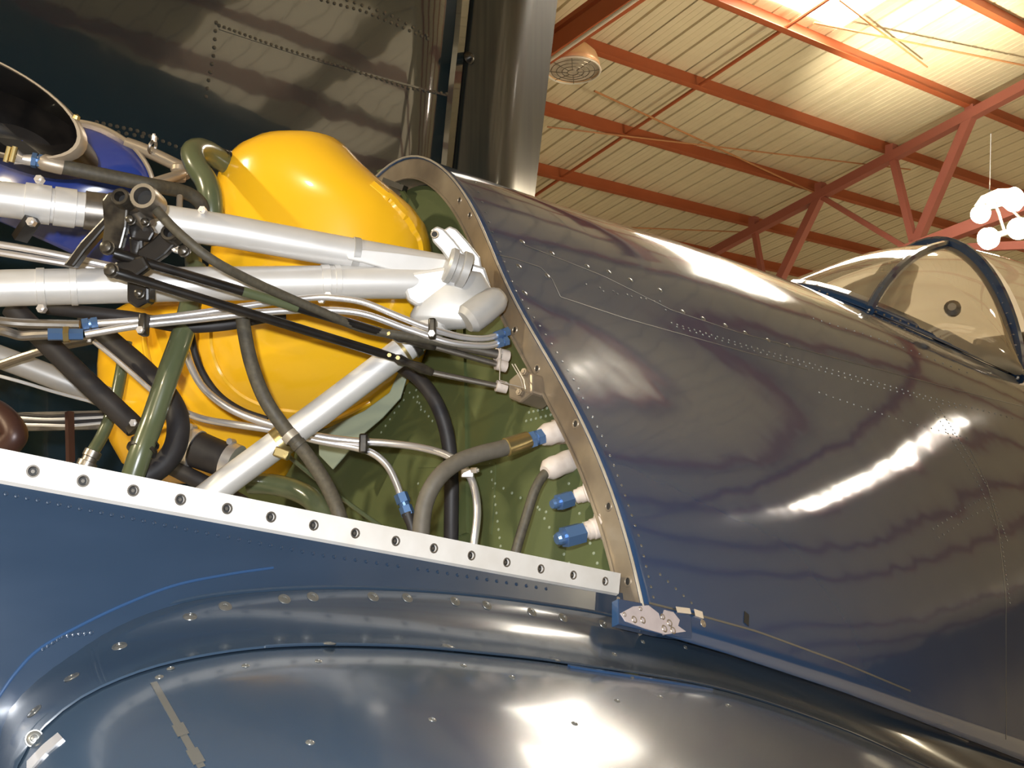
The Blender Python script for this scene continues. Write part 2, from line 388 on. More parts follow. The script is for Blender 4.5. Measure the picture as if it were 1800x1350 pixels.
# lamps
def dome_lamp(c, r, axis, label, lit, group):
    t = thing('dome_lamp', c, label, 'lamp', group)
    pr = [(0, r*.22), (.02, r*.24), (r*.10, r*.34), (r*.25, r*.62), (r*.5, r*.86), (r*.85, r*.98), (r*1.12, r)]
    top = Vector(c)-axis*r*1.12
    MB()._lathe(top, axis, pr, 32).build('dome', 'lampdome', t, solid=.008)
    MB().torus(c, axis, r, .012, 32, 6).build('rim', 'white', t)
    if lit: MB()._lathe(Vector(c)-axis*.06, axis, [(0, .001), (0, r*.5), (.01, r*.5), (.01, .001)], 20).build('lit_lens', 'bulb', t)
    else:
        MB()._lathe(Vector(c)-axis*.03, axis, [(0, .001), (0, r*.97), (.01, r*.97), (.01, .001)], 32).build('lens', 'lampglass', t)
        g = MB()
        for k in range(1, 5): g.torus(Vector(c)+axis*.03*(1-k/5), axis, r*k/5, .0045, 28, 5)
        s, u = g.frame(axis)
        for k in range(8):
            d = s*math.cos(k*math.pi/4)+u*math.sin(k*math.pi/4); g.cyl(Vector(c)+d*r*.18+axis*.026, Vector(c)+d*r, .0045, 5)
        g.build('wire_guard', 'dullsteel', t)
    MB().cyl(top+axis*.02, top-axis*.3, r*.18, 16).build('ballast_can', 'lampdome', t)
    MB().cyl(top-axis*.28, top-axis*.9, .012, 8).build('hanger', 'dullsteel', t)
    return t
DOWN = Vector((0, 0, -1))
la = (DOWN+W @ Vector((-.02, 0, .05))).normalized()
dome_lamp(at(1007, 124, 11.2), .30, la, 'copper coloured dome lamp with wire guard under the roof beam', False, None)
for i, (u, v, n) in enumerate(LAMPS):
    c = roof(u, v, n); dome_lamp(c, .32, DOWN, 'lit dome lamp ' + LAMPN[i], True, 'lit dome lamps')
    l = light('lamp_light', 'SPOT', c+DOWN*.05, LAMPW, (1.0, .85, .58), spot_size=R(165), spot_blend=.5, shadow_soft_size=.2); l.rotation_euler = (0, 0, 0)
# cluster of lit flood bulbs at the right edge
cl = thing('flood_lamp_cluster', at(1770, 380, 9.4), 'cluster of glaring lit flood bulbs right of the canopy', 'lamp')
hub = at(1745, 352, 9.5)
hp = [at(x, y, 9.5) for x, y in ((1722, 358), (1735, 340), (1755, 332), (1775, 331), (1768, 348), (1760, 362), (1745, 365), (1733, 357))]
MB().prism(hp, W @ Vector((0, 0, -.12))).build('mounting_plate', 'white', cl, smooth=False)
MB().tube(px([(1738, 345, 9.55), (1740, 320, 9.6), (1742, 235, 9.9)]), .004, 6).build('hanger', 'black', cl)
for i, (x, y, dx, dy, r) in enumerate([(1723, 377, -10, 12, .085), (1785, 350, 30, -6, .11), (1735, 420, -40, 14, .10), (1790, 402, -14, 6, .10)]):
    c = at(x, y, 9.35); ax = (at(x+dx, y+dy, 9.2)-c).normalized()
    b = MB()._lathe(c, ax, [(-.16, .03), (-.12, .045), (-.05, r*.95), (0, r), (.03, r*.8), (.045, .001)], 20).build('flood_bulb', 'bulb', cl)
    MB().cyl(c-ax*.16, c-ax*.27, .03, 12).build('socket', 'dullsteel', b)
    MB().tube([c-ax*.26, (c-ax*.26+hub)/2+Vector((0, 0, .04)), hub], .014, 8).build('arm', 'dullsteel', cl)
fs = light('flood_light', 'SPOT', at(1772, 345, 9.3), 4200, (1.0, .88, .64), spot_size=R(50), spot_blend=1.0, shadow_soft_size=.06)
aim(fs, onroof(1650, 105))
light('flood_glow', 'POINT', at(1760, 400, 9.0), 220, (1.0, .84, .58), shadow_soft_size=.15)
# ---------------------------------------------------------------- floor and walls
hor = lambda u, v, z: Vector((CAM.x, CAM.y, 0))+Vector((P_.x, P_.y, 0))*u+Vector((Q_.x, Q_.y, 0)).normalized()*v+Vector((0, 0, z))
def slab(name, pts, off, m, label):
    o = MB().prism(pts, off).build(name, m, smooth=False); return struct(o, label)
slab('floor', [hor(-24, -28, 0), hor(42, -28, 0), hor(42, 20, 0), hor(-24, 20, 0)], Vector((0, 0, -.2)), 'concrete', 'grey brown concrete hangar floor')
qh = Vector((Q_.x, Q_.y, 0)).normalized(); ph = Vector((P_.x, P_.y, 0))
slab('wall_far', [hor(-24, 19, 0), hor(42, 19, 0), hor(42, 19, 7), hor(-24, 19, 7)], qh*.2, 'wall', 'tan sheet metal wall on the far side')
slab('wall_right', [hor(40, -28, 0), hor(40, 20, 0), hor(40, 20, 11), hor(40, -28, 11)], ph*.2, 'wall', 'tan sheet metal end wall')
slab('wall_left', [hor(-23, -28, 0), hor(-23, 20, 0), hor(-23, 20, 11), hor(-23, -28, 11)], -ph*.2, 'wall', 'tan sheet metal end wall')
slab('wall_near', [hor(-24, -26, 0), hor(42, -26, 0), hor(42, -26, 8), hor(-24, -26, 8)], -qh*.2, 'wall', 'tan sheet metal wall behind the photographer')
# ---------------------------------------------------------------- airplane: fuselage, firewall, rail, wing root, canopy
plane = thing('airplane', air(0, 0, -.6), 'glossy navy blue airplane with its engine cowling taken off', 'airplane')
RING = [(-.835, -.045), (-.822, -.005), (-.792, .06), (-.751, .13), (-.693, .214), (-.608, .313), (-.499, .427), (-.422, .512), (-.386, .572), (-.326, .657), (-.232, .758), (-.142, .825), (-.06, .868), (0, .880)]
NS = 44
def half(x, inset=0.0):
    """port half section at station x, from the wing root up to the spine, as (y, z)"""
    ring = RINGS
    zt = lerp1([(0, .861), (.3, .892), (.5, .915), (.7, .942), (.9, .963), (1.15, .982), (1.4, .995), (1.7, 1.005), (2, 1.01), (2.6, 1.0), (4, .9)], x)
    zb = lerp1([(0, -.045), (.17, -.060), (.44, -.09), (1.1, -.178), (2, -.31), (4, -.5)], x)
    w = lerp1([(0, .835), (.6, .83), (1.3, .81), (2.2, .78), (4, .6)], x)
    k = min(max(x/2.6, 0), 1); k = k*k*(3-2*k); out = []
    for i, p in enumerate(ring):
        t = i/(NS-1); a = t*math.pi/2
        ye, ze = -w*math.cos(a)**.86 if t < 1 else 0, zb+(zt-zb)*math.sin(a)**.98
        yr, zr = p.y*w/.835, zb+(p.z+.045)/(RINGS[-1].z+.045)*(zt-zb)
        out.append((yr*(1-k)+ye*k, zr*(1-k)+ze*k))
    if inset:
        q = []
        for i, (y, z) in enumerate(out):
            a, b = out[max(i-1, 0)], out[min(i+1, NS-1)]; dy, dz = b[0]-a[0], b[1]-a[1]; L = math.hypot(dy, dz)
            q.append((min(y+dz/L*inset, 0), z-dy/L*inset))
        out = q
    return out
def spline2(pts):
    return [(p.x, p.y) for p in spline([Vector((a, b, 0)) for a, b in pts], 6)]
_f = resample([Vector((0, y, z)) for y, z in RING]+[Vector((0, -y, z)) for y, z in RING[-2::-1]], 2*NS-1)
for _ in range(16): _f = [_f[0]]+[_f[i-1]*.25+_f[i]*.5+_f[i+1]*.25 for i in range(1, len(_f)-1)]+[_f[-1]]
RINGS = _f[:NS]
def full(x, inset=0.0):
    h = half(x, inset); return [air(x, y, z) for y, z in h]+[air(x, -y, z) for y, z in h[-2::-1]]
xs = [0, .02, .05, .1, .16, .24, .34, .45, .57, .7, .85, 1.0, 1.15, 1.3, 1.45, 1.6, 1.8, 2.0, 2.2, 2.5, 2.9, 3.4, 4.0]
skin = MB().grid([full(x) for x in xs]).build('fuselage_skin', 'navy', plane, ang=60, solid=.003)
MB().tube([p for p in full(0, -.0005)], .0022, 6).build('skin_edge', 'flange2', plane, label='bare chipped metal edge of the fuselage skin')
# flange ring standing behind the skin edge, worn metal
f0, f1, f2 = full(.004, .003), full(.010, .043), full(.05, .047)
fl_ = MB().grid([f0, f1, f2]).build('firewall_flange', 'flange', plane, ang=25, label='worn bare metal flange around the firewall')
MB().tube(full(.008, .044), .0025, 6).build('flange_lip', 'flange', fl_)
# firewall
h = full(.045, .05); c = air(.045, 0, -.5)
fb = MB(); rows = []
for s in (1, .8, .6, .4, .2, .02):
    rows.append([air(.045, 0, .15)+(p-air(.045, 0, .15))*s for p in h]+[air(.045, 0, .15)+(air(.045, y, -.55)-air(.045, 0, .15))*s for y in (.7, .35, 0, -.35, -.7)])
fb.grid(rows, close=True); fb.f.append(tuple(range(len(fb.v)-len(rows[0]), len(fb.v))))
firewall = fb.build('firewall', 'green', plane, label='olive green riveted firewall')
# flange holes and screws
def flange_bolt(x, y, r, m='hole', rim='flange'):
    loc, nr = hit(fl_, x, y)
    if loc is None: return
    o = MB().torus(loc, nr, r, r*.28, 14, 6).build('flange_bolt', rim, fl_)
    MB()._lathe(loc, nr, [(.0006, .0001), (.0006, r*.85), (-.003, r*.85)], 12).build('bolt_recess', m, fl_)
for x, y in ((808, 352), (826, 378), (905, 580), (944, 648), (1012, 745), (1070, 890), (1104, 1022)): flange_bolt(x, y, .0062)
# doubler plates on the flange (lighter worn stretches)
# ---- rail with countersunk fastener receptacles
X0, X1, ZB, ZT = -1.15, -.004, -.003, .0235
FXP = [57, 145, 233, 316, 398, 475, 550, 623, 694, 761, 827, 889, 949, 1006, 1062]
FP = []
for i, x in enumerate(FXP):
    r_ = A @ ray(x, 828.5+(x-57)*.1922); t = (-.78-CAM_A.y)/r_.y; q = CAM_A+r_*t; FP.append((q.x, q.z))
fx = [FP[0][0]-.10*k for k in (4, 3, 2, 1)]
cells = [(X, .0095) for X in [FP[0][0]-.046*k for k in range(8, 0, -1)]]+FP
rm = MB(); edges = [(cells[i][0]+cells[i+1][0])/2 for i in range(len(cells)-1)]; edges = [cells[0][0]-.02]+edges+[X1]
RH = .0056
for (cx, cz), e0, e1 in zip(cells, edges, edges[1:]):
    n = 16; per = []
    for k in range(n):
        a = 2*math.pi*k/n+math.pi/4; ca, sa = math.cos(a), math.sin(a); s = 1/max(abs(ca), abs(sa))
        per.append((cx+(ca*s)*((e1-cx) if ca > 0 else (cx-e0)), cz+(sa*s)*((ZT-cz) if sa > 0 else (cz-ZB))))
    hole = [(cx+RH*math.cos(2*math.pi*k/n+math.pi/4), cz+RH*math.sin(2*math.pi*k/n+math.pi/4)) for k in range(n)]
    yy = -.782
    rm.grid([[air(a, yy, b) for a, b in per], [air(a, yy, b) for a, b in hole], [air(cx+(a-cx)*.8, yy+.004, cz+(b-cz)*.8) for a, b in hole]], close=True)
rm.add([air(edges[0], -.782, ZT), air(X1, -.782, ZT), air(X1, -.757, ZT+.002), air(edges[0], -.757, ZT+.002)], [(0, 1, 2, 3)])
rm.add([air(edges[0], -.782, ZB), air(X1, -.782, ZB), air(X1, -.776, ZB-.004), air(edges[0], -.776, ZB-.004)], [(0, 1, 2, 3)])
rm.add([air(X1, -.782, ZT), air(X1, -.782, ZB), air(X1, -.757, ZB), air(X1, -.757, ZT)], [(0, 1, 2, 3)])
rail = rm.build('cowl_rail', 'rail', plane, ang=30, label='flat silver white cowl rail with a row of fastener holes')
for cx, cz in cells[5:]:
    o = MB().torus(air(cx, -.7815, cz), AW @ Vector((0, 1, 0)), .0050, .0011, 16, 6).build('fastener_receptacle', 'dullsteel', rail)
    MB()._lathe(air(cx, -.7765, cz), AW @ Vector((0, -1, 0)), [(0, .0001), (0, .0052), (.002, .0052)], 14).build('receptacle_cup', 'hole', o)
    MB().cyl(air(cx+.0005, -.777, cz), air(cx+.0005, -.7795, cz), .0018, 8).build('receptacle_pin', 'dullsteel', o)
# ---- navy side panel under the rail
def sideY(x, z): return -.776-.030*min(1, max(0, -z)/.12)-.01*max(0, -z)
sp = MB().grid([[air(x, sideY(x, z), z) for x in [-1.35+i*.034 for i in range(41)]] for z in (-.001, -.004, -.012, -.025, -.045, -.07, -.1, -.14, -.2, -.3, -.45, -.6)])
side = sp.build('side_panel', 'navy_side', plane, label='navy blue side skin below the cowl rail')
# ---- wing root: fillet and wing skin as lofted sections along y
L2 = [(-.60, -.42), (-.68, -.35), (-.715, -.28), (-.727, -.209), (-.717, -.174), (-.674, -.130), (-.624, -.100), (-.551, -.075), (-.428, -.053), (-.281, -.040), (-.15, -.036), (-.015, -.037), (.168, -.052), (.443, -.081), (1.106, -.168), (1.8, -.28), (2.6, -.42)]
L3 = [(-.63, -.42), (-.705, -.35), (-.738, -.28), (-.742, -.216), (-.722, -.179), (-.685, -.152), (-.629, -.130), (-.545, -.112), (-.427, -.101), (-.32, -.098), (-.207, -.098), (.029, -.105), (.269, -.135), (.487, -.175), (1.1, -.30), (1.8, -.44), (2.6, -.60)]
s2 = resample([Vector((a, 0, b)) for a, b in spline2(L2)], 240); s3 = resample([Vector((a, 0, b)) for a, b in spline2(L3)], 240)
def wsec(y, bl, dz, shx=0.0, off=0.0):
    out = []
    for a, b in zip(s2, s3):
        p = a.lerp(b, bl); out.append(air(p.x+shx, y, p.z+dz+off))
    return out
fil = MB().grid([wsec(-.795, 0, .002), wsec(-.802, .02, .002), wsec(-.815, .2, -.002), wsec(-.835, .48, -.002), wsec(-.865, .76, 0), wsec(-.90, .94, .001), wsec(-.921, 1, .003), wsec(-.9215, 1, .001)])
fillet = fil.build('wing_fillet', 'navy_wing', plane, ang=50, label='curved wing root fillet band with round fasteners')
wg = MB().grid([wsec(y, 1, dz, sx) for y, dz, sx in ((-.90, .001, 0), (-.93, -.001, .001), (-.98, -.014, .002), (-1.06, -.040, .006), (-1.16, -.075, .012), (-1.3, -.130, .02), (-1.5, -.21, .03), (-1.8, -.33, .045), (-2.3, -.53, .07), (-2.6, -.65, .085))])
wing = wg.build('wing_skin', 'navy_wing', plane, ang=60, label='glossy upper skin of the inner wing')
MB().tube(wsec(-.9215, 1, .0026)[30:], .0014, 6).build('fillet_edge', 'navy_wing', fillet)
MB().tube(wsec(-.797, 0, .0035), .0022, 6).build('fillet_bead', 'navy_wing', fillet)
# fasteners on the fillet, each its own part
def dzus(o, x, y, r, m='dullsteel', nm='fillet_fastener'):
    loc, nr = hit(o, x, y)
    if loc is None: return
    t = MB(); t.torus(loc, nr, r, r*.13, 18, 6); t._lathe(loc, nr, [(.0004, r*1.0), (.0010, r*.75), (.0012, r*.45), (.0004, r*.38), (.0008, .0001)], 16)
    t.build(nm, m, o)
M['dz'] = mat('worn_navy_fastener', (.13, .13, .12), .3, .6, .3)
for x, y in ((126, 1190), (60, 1250), (60, 1298), (210, 1136), (334, 1084), (396, 1066), (500, 1053), (550, 1049), (656, 1049), (716, 1051), (800, 1057), (856, 1064), (935, 1076), (990, 1086), (1060, 1097), (133, 1245), (188, 1228), (357, 1158), (578, 1131), (708, 1138), (788, 1136), (975, 1160)):
    dzus(fillet, x, y, .0058, 'dz')
for x, y in ((560, 1162), (300, 1175), (280, 1190), (432, 1170), (640, 1158), (815, 1170), (900, 1190), (1085, 1232), (1110, 1190), (1160, 1225), (1280, 1240), (760, 1265), (1010, 1272), (545, 1305), (1240, 1185), (1080, 1150), (1130, 1128), (1205, 1138)):
    dzus(wing if y > 1160 else fillet, x, y, .003, 'dz', 'flush_fastener')
# panel joint in the wing skin and leading edge highlight strip
def strip_on(o, pts, w, hgt, name, m, parent, n=24, label=None):
    mb = MB(); L = [];
    for p in resample([Vector((x, y, 0)) for x, y in pts], n):
        loc, nr = hit(o, p.x, p.y)
        if loc is not None: L.append((loc, nr))
    rows = []
    for i, (p, nr) in enumerate(L):
        d = L[min(i+1, len(L)-1)][0]-L[max(i-1, 0)][0]; s = d.cross(nr).normalized()*w/2
        rows.append([p-s-nr*.001, p-s+nr*hgt, p+s+nr*hgt, p+s-nr*.001])
    if len(rows) > 1: return mb.grid(rows).build(name, m, parent, label=label)
strip_on(wing, [(270, 1200), (355, 1350)], .005, .0006, 'joint_strip', 'dz', wing, label='straight tape joint on the wing skin')
strip_on(wing, [(312, 1274), (323, 1294)], .008, .0009, 'joint_clip', 'dz', wing); strip_on(wing, [(337, 1318), (351, 1343)], .008, .0009, 'joint_clip', 'dz', wing)
strip_on(wing, [(50, 1350), (80, 1318), (108, 1295)], .012, .0016, 'leading_edge_strip', 'chrome', wing, label='bright strip standing for the highlight at the wing leading edge')  # chrome strip stands in for the bright lens-like highlight here
strip_on(wing, [(1000, 1172), (1250, 1212)], .005, .002, 'fillet_lap', 'navy', wing)
strip_on(fillet, [(1180, 1105), (1300, 1135), (1500, 1208), (1700, 1300)], .010, .0016, 'fillet_seal', 'flange', fillet, label='brown seal strip along the fillet joint')
# lap joint lines
bd_ = [hit(side, p.x, p.y)[0] for p in resample([Vector((x, y, 0)) for x, y in spline2([(-40, 1290), (0, 1222), (30, 1180), (70, 1140), (140, 1100), (220, 1062), (310, 1028), (410, 1008), (480, 998)])], 60)]
MB().tube([p for p in bd_ if p is not None], .0016, 8).build('lap_edge', 'navy', side, label='thin shiny panel lap line')
strip_on(side, [(1086, 1050), (1083, 1096)], .004, .002, 'seam', 'flange', side)
rivets(side, [([(10, 868), (300, 925), (560, 975), (700, 995)], 38), ([(735, 1000), (960, 1035)], 14), ([(75, 1140), (110, 1118), (160, 1112)], 10)], .0024, .0017)
# sealant patch under the flange
pt = [(1091, 1078), (1113, 1066), (1140, 1064), (1158, 1078), (1162, 1090), (1168, 1072), (1184, 1076), (1195, 1090), (1192, 1100), (1206, 1110), (1170, 1115), (1135, 1105), (1100, 1092)]
def patch(o, pts, hgt, name, m, parent, label=None):
    base = []
    for x, y in pts:
        loc, nr = hit(o, x, y)
        for q_ in (skin, side, fillet):
            if loc is None: loc, nr = hit(q_, x, y)
        if loc is not None: base.append((loc, nr))
    if len(base) > 2:
        nr = sum((b[1] for b in base), Vector()).normalized(); c0 = sum((b[0] for b in base), Vector())/len(base)
        mb = MB(); n = len(base)
        cx_ = sum(p[0] for p in pts)/len(pts); cy_ = sum(p[1] for p in pts)/len(pts); cen_ = hit(o, cx_, cy_); top = [b[0]+nr*hgt for b in base]; bot = [b[0]-nr*.002 for b in base]
        mb.grid([bot, top], close=True); mb.add(top+[cen_[0]+cen_[1]*hgt], [(i, (i+1) % n, n) for i in range(n)])
        return mb.build(name, m, parent, smooth=False, label=label)
p0_, n0_ = hit(skin, 1165, 1088)
def onplane(x, y, off): 
    d = W @ ray(x, y); q = p0_+n0_*off; return CAM+d*((q-CAM).dot(n0_)/d.dot(n0_))
tab = MB().prism([onplane(x, y, .0015) for x, y in ((1087, 1052), (1120, 1058), (1160, 1066), (1215, 1082), (1217, 1122), (1160, 1114), (1087, 1097))], -n0_*.012).build('lower_skin_tab', 'navy', plane, smooth=False, bevel=.001, label='small navy skin tab below the firewall flange')
pa_ = MB().prism([onplane(x, y, .0028) for x, y in pt], -n0_*.004).build('sealant_patch', 'patch', tab, smooth=False, label='pinkish bare sealant patch with drilled holes below the flange')
for x, y, r in ((1115, 1089, .004), (1130, 1090, .004), (1126, 1070, .0025), (1098, 1080, .0025), (1165, 1084, .0035), (1177, 1095, .0042), (1168, 1105, .0042), (1183, 1108, .0042)):
    MB().torus(onplane(x, y, .003), n0_, r, r*.24, 12, 5).build('sealant_hole', 'flange', tab)
for pts, w in (([(1185, 1073), (1210, 1076)], .008), ([(1217, 1078), (1232, 1083)], .010)): strip_on(skin, pts, w, .004, 'latch_plate', 'chrome', skin, 6)
strip_on(skin, [(1312, 1078), (1311, 1098)], .010, .0012, 'vent_slot', 'hole', skin, 4, label='small dark rectangular slot')
dzus(skin, 1236, 1096, .005, 'flange', 'skin_bolt')
# long skin joints and rivets on the fuselage
strip_on(skin, [(1140, 1060), (1240, 1085), (1330, 1110), (1480, 1165), (1600, 1215)], .003, .0008, 'skin_joint', 'dz', skin)
strip_on(skin, [(860, 445), (905, 455), (950, 470), (970, 490), (985, 522)], .002, .0006, 'skin_joint', 'dz', skin)
strip_on(skin, [(985, 522), (1100, 560), (1250, 602), (1420, 650)], .002, .0006, 'skin_joint', 'dz', skin)
strip_on(skin, [(920, 430), (1060, 485), (1180, 545), (1300, 585), (1500, 638), (1700, 690), (1800, 715)], .002, .0006, 'skin_joint', 'dz', skin, 60)
strip_on(skin, [(1705, 790), (1735, 850), (1755, 930), (1768, 1050), (1768, 1300)], .002, .0006, 'skin_joint', 'dz', skin, 40)
for x, y in ((918, 425), (970, 445), (1032, 468), (1070, 478), (1108, 492), (1160, 510), (912, 468), (962, 485), (922, 515), (1200, 548), (1236, 560), (1275, 572), (1310, 585), (1350, 598), (1385, 607)): dzus(skin, x, y, .0055, 'dz', 'skin_fastener')
rivets(skin, [([(1030, 500), (1150, 530), (1170, 545)], 7), ([(1060, 512), (1160, 530)], 5), ([(1180, 568), (1320, 610), (1480, 655), (1640, 700), (1780, 735)], 60), ([(1190, 575), (1330, 618), (1500, 668), (1680, 716)], 44),
    ([(1640, 720), (1690, 800), (1725, 860), (1760, 950), (1775, 1060)], 46), ([(1650, 715), (1702, 800), (1738, 860), (1770, 950)], 40), ([(1640, 930), (1700, 890), (1730, 875)], 12), ([(1650, 945), (1710, 905), (1745, 890)], 12),
    ([(835, 320), (870, 420), (905, 510), (960, 590), (1010, 670), (1060, 770), (1095, 860), (1125, 950), (1148, 1050)], 44), ([(1430, 560), (1560, 600), (1700, 655)], 20), ([(1160, 1010), (1215, 1060)], 5),
    ([(1440, 690), (1580, 738), (1700, 770)], 22)], .0026, .0015, m=M['dz'])
rivets(firewall, [([(700, 650), (712, 700), (690, 730), (670, 760)], 10), ([(720, 690), (760, 740)], 7), ([(930, 725), (985, 712)], 8), ([(925, 740), (985, 725)], 8), ([(860, 800), (880, 960)], 12), ([(940, 880), (1000, 990)], 8), ([(870, 850), (960, 900)], 7), ([(720, 640), (740, 720)], 8), ([(735, 850), (760, 960)], 8), ([(1000, 850), (1050, 990)], 9)], .0028, .0015, m=M['greenpale'])
strip_on(firewall, [(735, 820), (870, 815), (866, 900), (862, 940)], .006, .0012, 'access_panel_edge', 'green', firewall)
strip_on(firewall, [(812, 560), (815, 700), (818, 940)], .02, .006, 'stiffener', 'green', firewall)
# upper firewall details: corner gusset and dark notch under the skin
MB().prism([on(x, y, 0, .03) for x, y in ((662, 300), (690, 290), (706, 330), (676, 335))], AW @ Vector((.006, 0, 0))).build('corner_gusset', 'green', firewall, smooth=False)
MB().beam(on(676, 318, 0, .0), on(712, 332, 0, .02), .014, .012).build('drain_stub', 'black', firewall)
MB().beam(on(690, 306, 0, .02), on(716, 352, 0, .02), .006, .01).build('stiffener', 'green', firewall)
# ---- windshield and canopy
ws = MB()
def skinz(x, y):
    h = half(x); y = -abs(y)
    for (a, b), (c, d) in zip(h, h[1:]):
        if a <= y <= c: return b+(d-b)*(y-a)/(c-a+1e-9)
    return h[-1][1]
XB = 2.08
def bow(a, ins=0.0):
    """bow hoop at station XB, a from -1 (port foot) to 1"""
    w, zt = .34-ins, 1.43-ins; zf = skinz(XB, .34)
    t = a*math.pi/2; y = w*math.sin(t)*1.0; z = zf+(zt-zf)*max(math.cos(t), 0)**1.35
    return air(XB+.06*max(math.cos(t), 0)-.02, y, z)
def foot(a):
    """front edge of the windshield on the spine, from the port bow foot round the nose tip"""
    t = a*math.pi/2; y = .34*math.sin(t)
    x = XB-.02-.78*max(math.cos(t), 0)**1.15; return air(x, y, skinz(x, y)+.004)
K = 33; AS = [-1+2*i/(K-1) for i in range(K)]
rows = []
for s in (0, .15, .3, .45, .6, .75, .9, 1):
    row = []
    for a in AS:
        f, b = foot(a), bow(a); p = f.lerp(b, s); c = air(XB, 0, .9); bul = .03*math.sin(s*math.pi)
        row.append(p+(p-c).normalized()*bul)
    rows.append(row)
wind = MB().grid(rows).build('windshield', 'glass', plane, ang=80, label='curved clear windshield glass')
MB().tube([bow(a) for a in AS], .025, 10).build('windshield_bow', 'navy', plane, label='riveted navy bow frame of the windshield')
bowo = MB(); 
for a in [-1+2*i/40 for i in range(41)]:
    p = bow(a); bowo.dome(p+(CAM-p).normalized()*.0245, (CAM-p), .0055, .004)
bowo.build('bow_rivets', 'dullsteel', plane, kind='stuff')
for sg in (-1, 1):
    a0, a1 = .41*sg, .14*sg
    pts = []
    for i in range(12):
        s = i/11; a = a0+(a1-a0)*s; f, b = foot(a), bow(a); p = f.lerp(b, s); c = air(XB, 0, .9); pts.append(p+(p-c).normalized()*(.03*math.sin(s*math.pi)+.002))
    po = MB().tube(pts, .015, 8).build('windshield_post', 'navy', plane, label='riveted navy post between windshield panes')
    rv = MB()
    for p in resample(pts, 20): rv.dome(p+(CAM-p).normalized()*.0145, CAM-p, .005, .004)
    rv.build('post_rivets', 'dullsteel', po, kind='stuff')
fr = MB()
rowsf = [[foot(a)+(foot(a)-air(1.9, 0, .3)).normalized()*.002 for a in AS], [foot(a)+(bow(a)-foot(a)).normalized()*.055+Vector((0, 0, .014)) if abs(a) < 1 else foot(a)+Vector((0, 0, .03)) for a in AS]]
sill = MB().grid(rowsf).build('windshield_sill', 'navy', plane, solid=.006, label='navy base frame of the windshield')
rivets(sill, [([(1440, 512), (1530, 545), (1640, 585), (1740, 630), (1790, 655)], 26)], .004, .003, m=M['dullsteel'])
# sliding canopy behind the bow
rows = []
for i in range(9):
    x = XB+.03+i*.17; s = i/8; row = []
    for a in AS:
        t = a*math.pi/2; zf = skinz(x, .35); zt = 1.45+.12*math.sin(s*math.pi*.8); y = .36*math.sin(t)*(1+.12*math.sin(s*math.pi)); z = zf+(zt-zf)*max(math.cos(t), 0)**(1.3-.5*s)
        row.append(air(x+.09*max(math.cos(t), 0), y, z))
    rows.append(row)
MB().grid(rows).build('canopy', 'glass', plane, ang=80, label='clear bubble of the sliding canopy')
# cockpit tub seen through the glass: coaming, gunsight and headrest
MB().box(air(1.96, 0, .97), AW @ Vector((.14, 0, 0)), AW @ Vector((0, .24, 0)), AW @ Vector((0, 0, .03))).build('glare_shield', 'black', plane, bevel=.02)
MB().box(air(2.75, 0, 1.12), AW @ Vector((.05, 0, 0)), AW @ Vector((0, .14, 0)), AW @ Vector((0, 0, .16))).build('headrest', 'seat', plane, bevel=.02)
MB().lathe(on(1676, 547, 1, -.28), AW @ Vector((-1, -.4, 0)), [(0, .012), (.01, .022), (.03, .024), (.04, .012)], 14).build('cockpit_knob', 'dullsteel', plane)
# ---------------------------------------------------------------- folded wing on the far side
fw = thing('folded_wing', air(-.6, 1.4, -1.2), 'dark navy folded wing rising behind the engine bay', 'wing')
YF = 1.35
def fpx(x, y, dy=0): return on(x, y, 1, YF+dy)
B_ = 1500
def quadpanel(name, pts, m, n=10, thick=.02, parent=fw, label=None, dy=0):
    a, b, c, d = [fpx(x, y, dy) for x, y in pts]
    rows = [[(a.lerp(b, i/n)).lerp(d.lerp(c, i/n), j/n) for i in range(n+1)] for j in range(n+1)]
    return MB().grid(rows).build(name, m, parent, label=label, solid=thick, facecam=True)
wp = quadpanel('wing_skin_panel', ((-900, -500), (877, -500), (722, 1000), (-900, 1300)), 'fold', label='glossy dark skin of the folded wing')
fa, fb2, fc, fd_ = fpx(886, -500), fpx(1038, -500, .05), fpx(899, 700, .05), fpx(766, 700)
flap = MB().grid([[fa, fb2], [fa.lerp(fd_, .35), fb2.lerp(fc, .35)], [fa.lerp(fd_, .7), fb2.lerp(fc, .7)], [fd_, fc]]).build('flap', 'flap', fw, solid=.03, facecam=True, label='flap edge of the folded wing with painted reflection streaks')
MB().beam(fpx(881, -500, .06), fpx(757, 700, .06), .34, .02, AW @ Vector((0, 1, 0))).build('hinge_gap_backing', 'hole', fw)  # near-black backing strip standing in for the shade in the hinge gap
MB().lathe(fpx(822, 103, .01), AW @ Vector((0, -1, 0)), [(0, .022), (.01, .026), (.02, .02), (.03, .008)], 14).build('hinge_bolt', 'black', fw)
strip_on(wp, [(812, -60), (802, 60), (792, 150), (778, 300)], .025, .004, 'trailing_bead', 'fold', wp)
rivets(wp, [([(565, 0), (640, 20), (700, 45), (752, 68)], 18), ([(385, 45), (480, 80), (560, 105), (640, 130), (720, 155), (785, 165)], 44), ([(380, 40), (375, 100), (365, 150), (362, 170)], 10), ([(170, 215), (240, 230), (320, 262)], 14), ([(180, 228), (250, 240)], 6), ([(610, 0), (690, 28), (750, 62)], 12)], .0075, .005, m=M['dz'])
strip_on(wp, [(385, 50), (560, 107), (785, 168)], .008, .002, 'skin_lap', 'fold', wp)

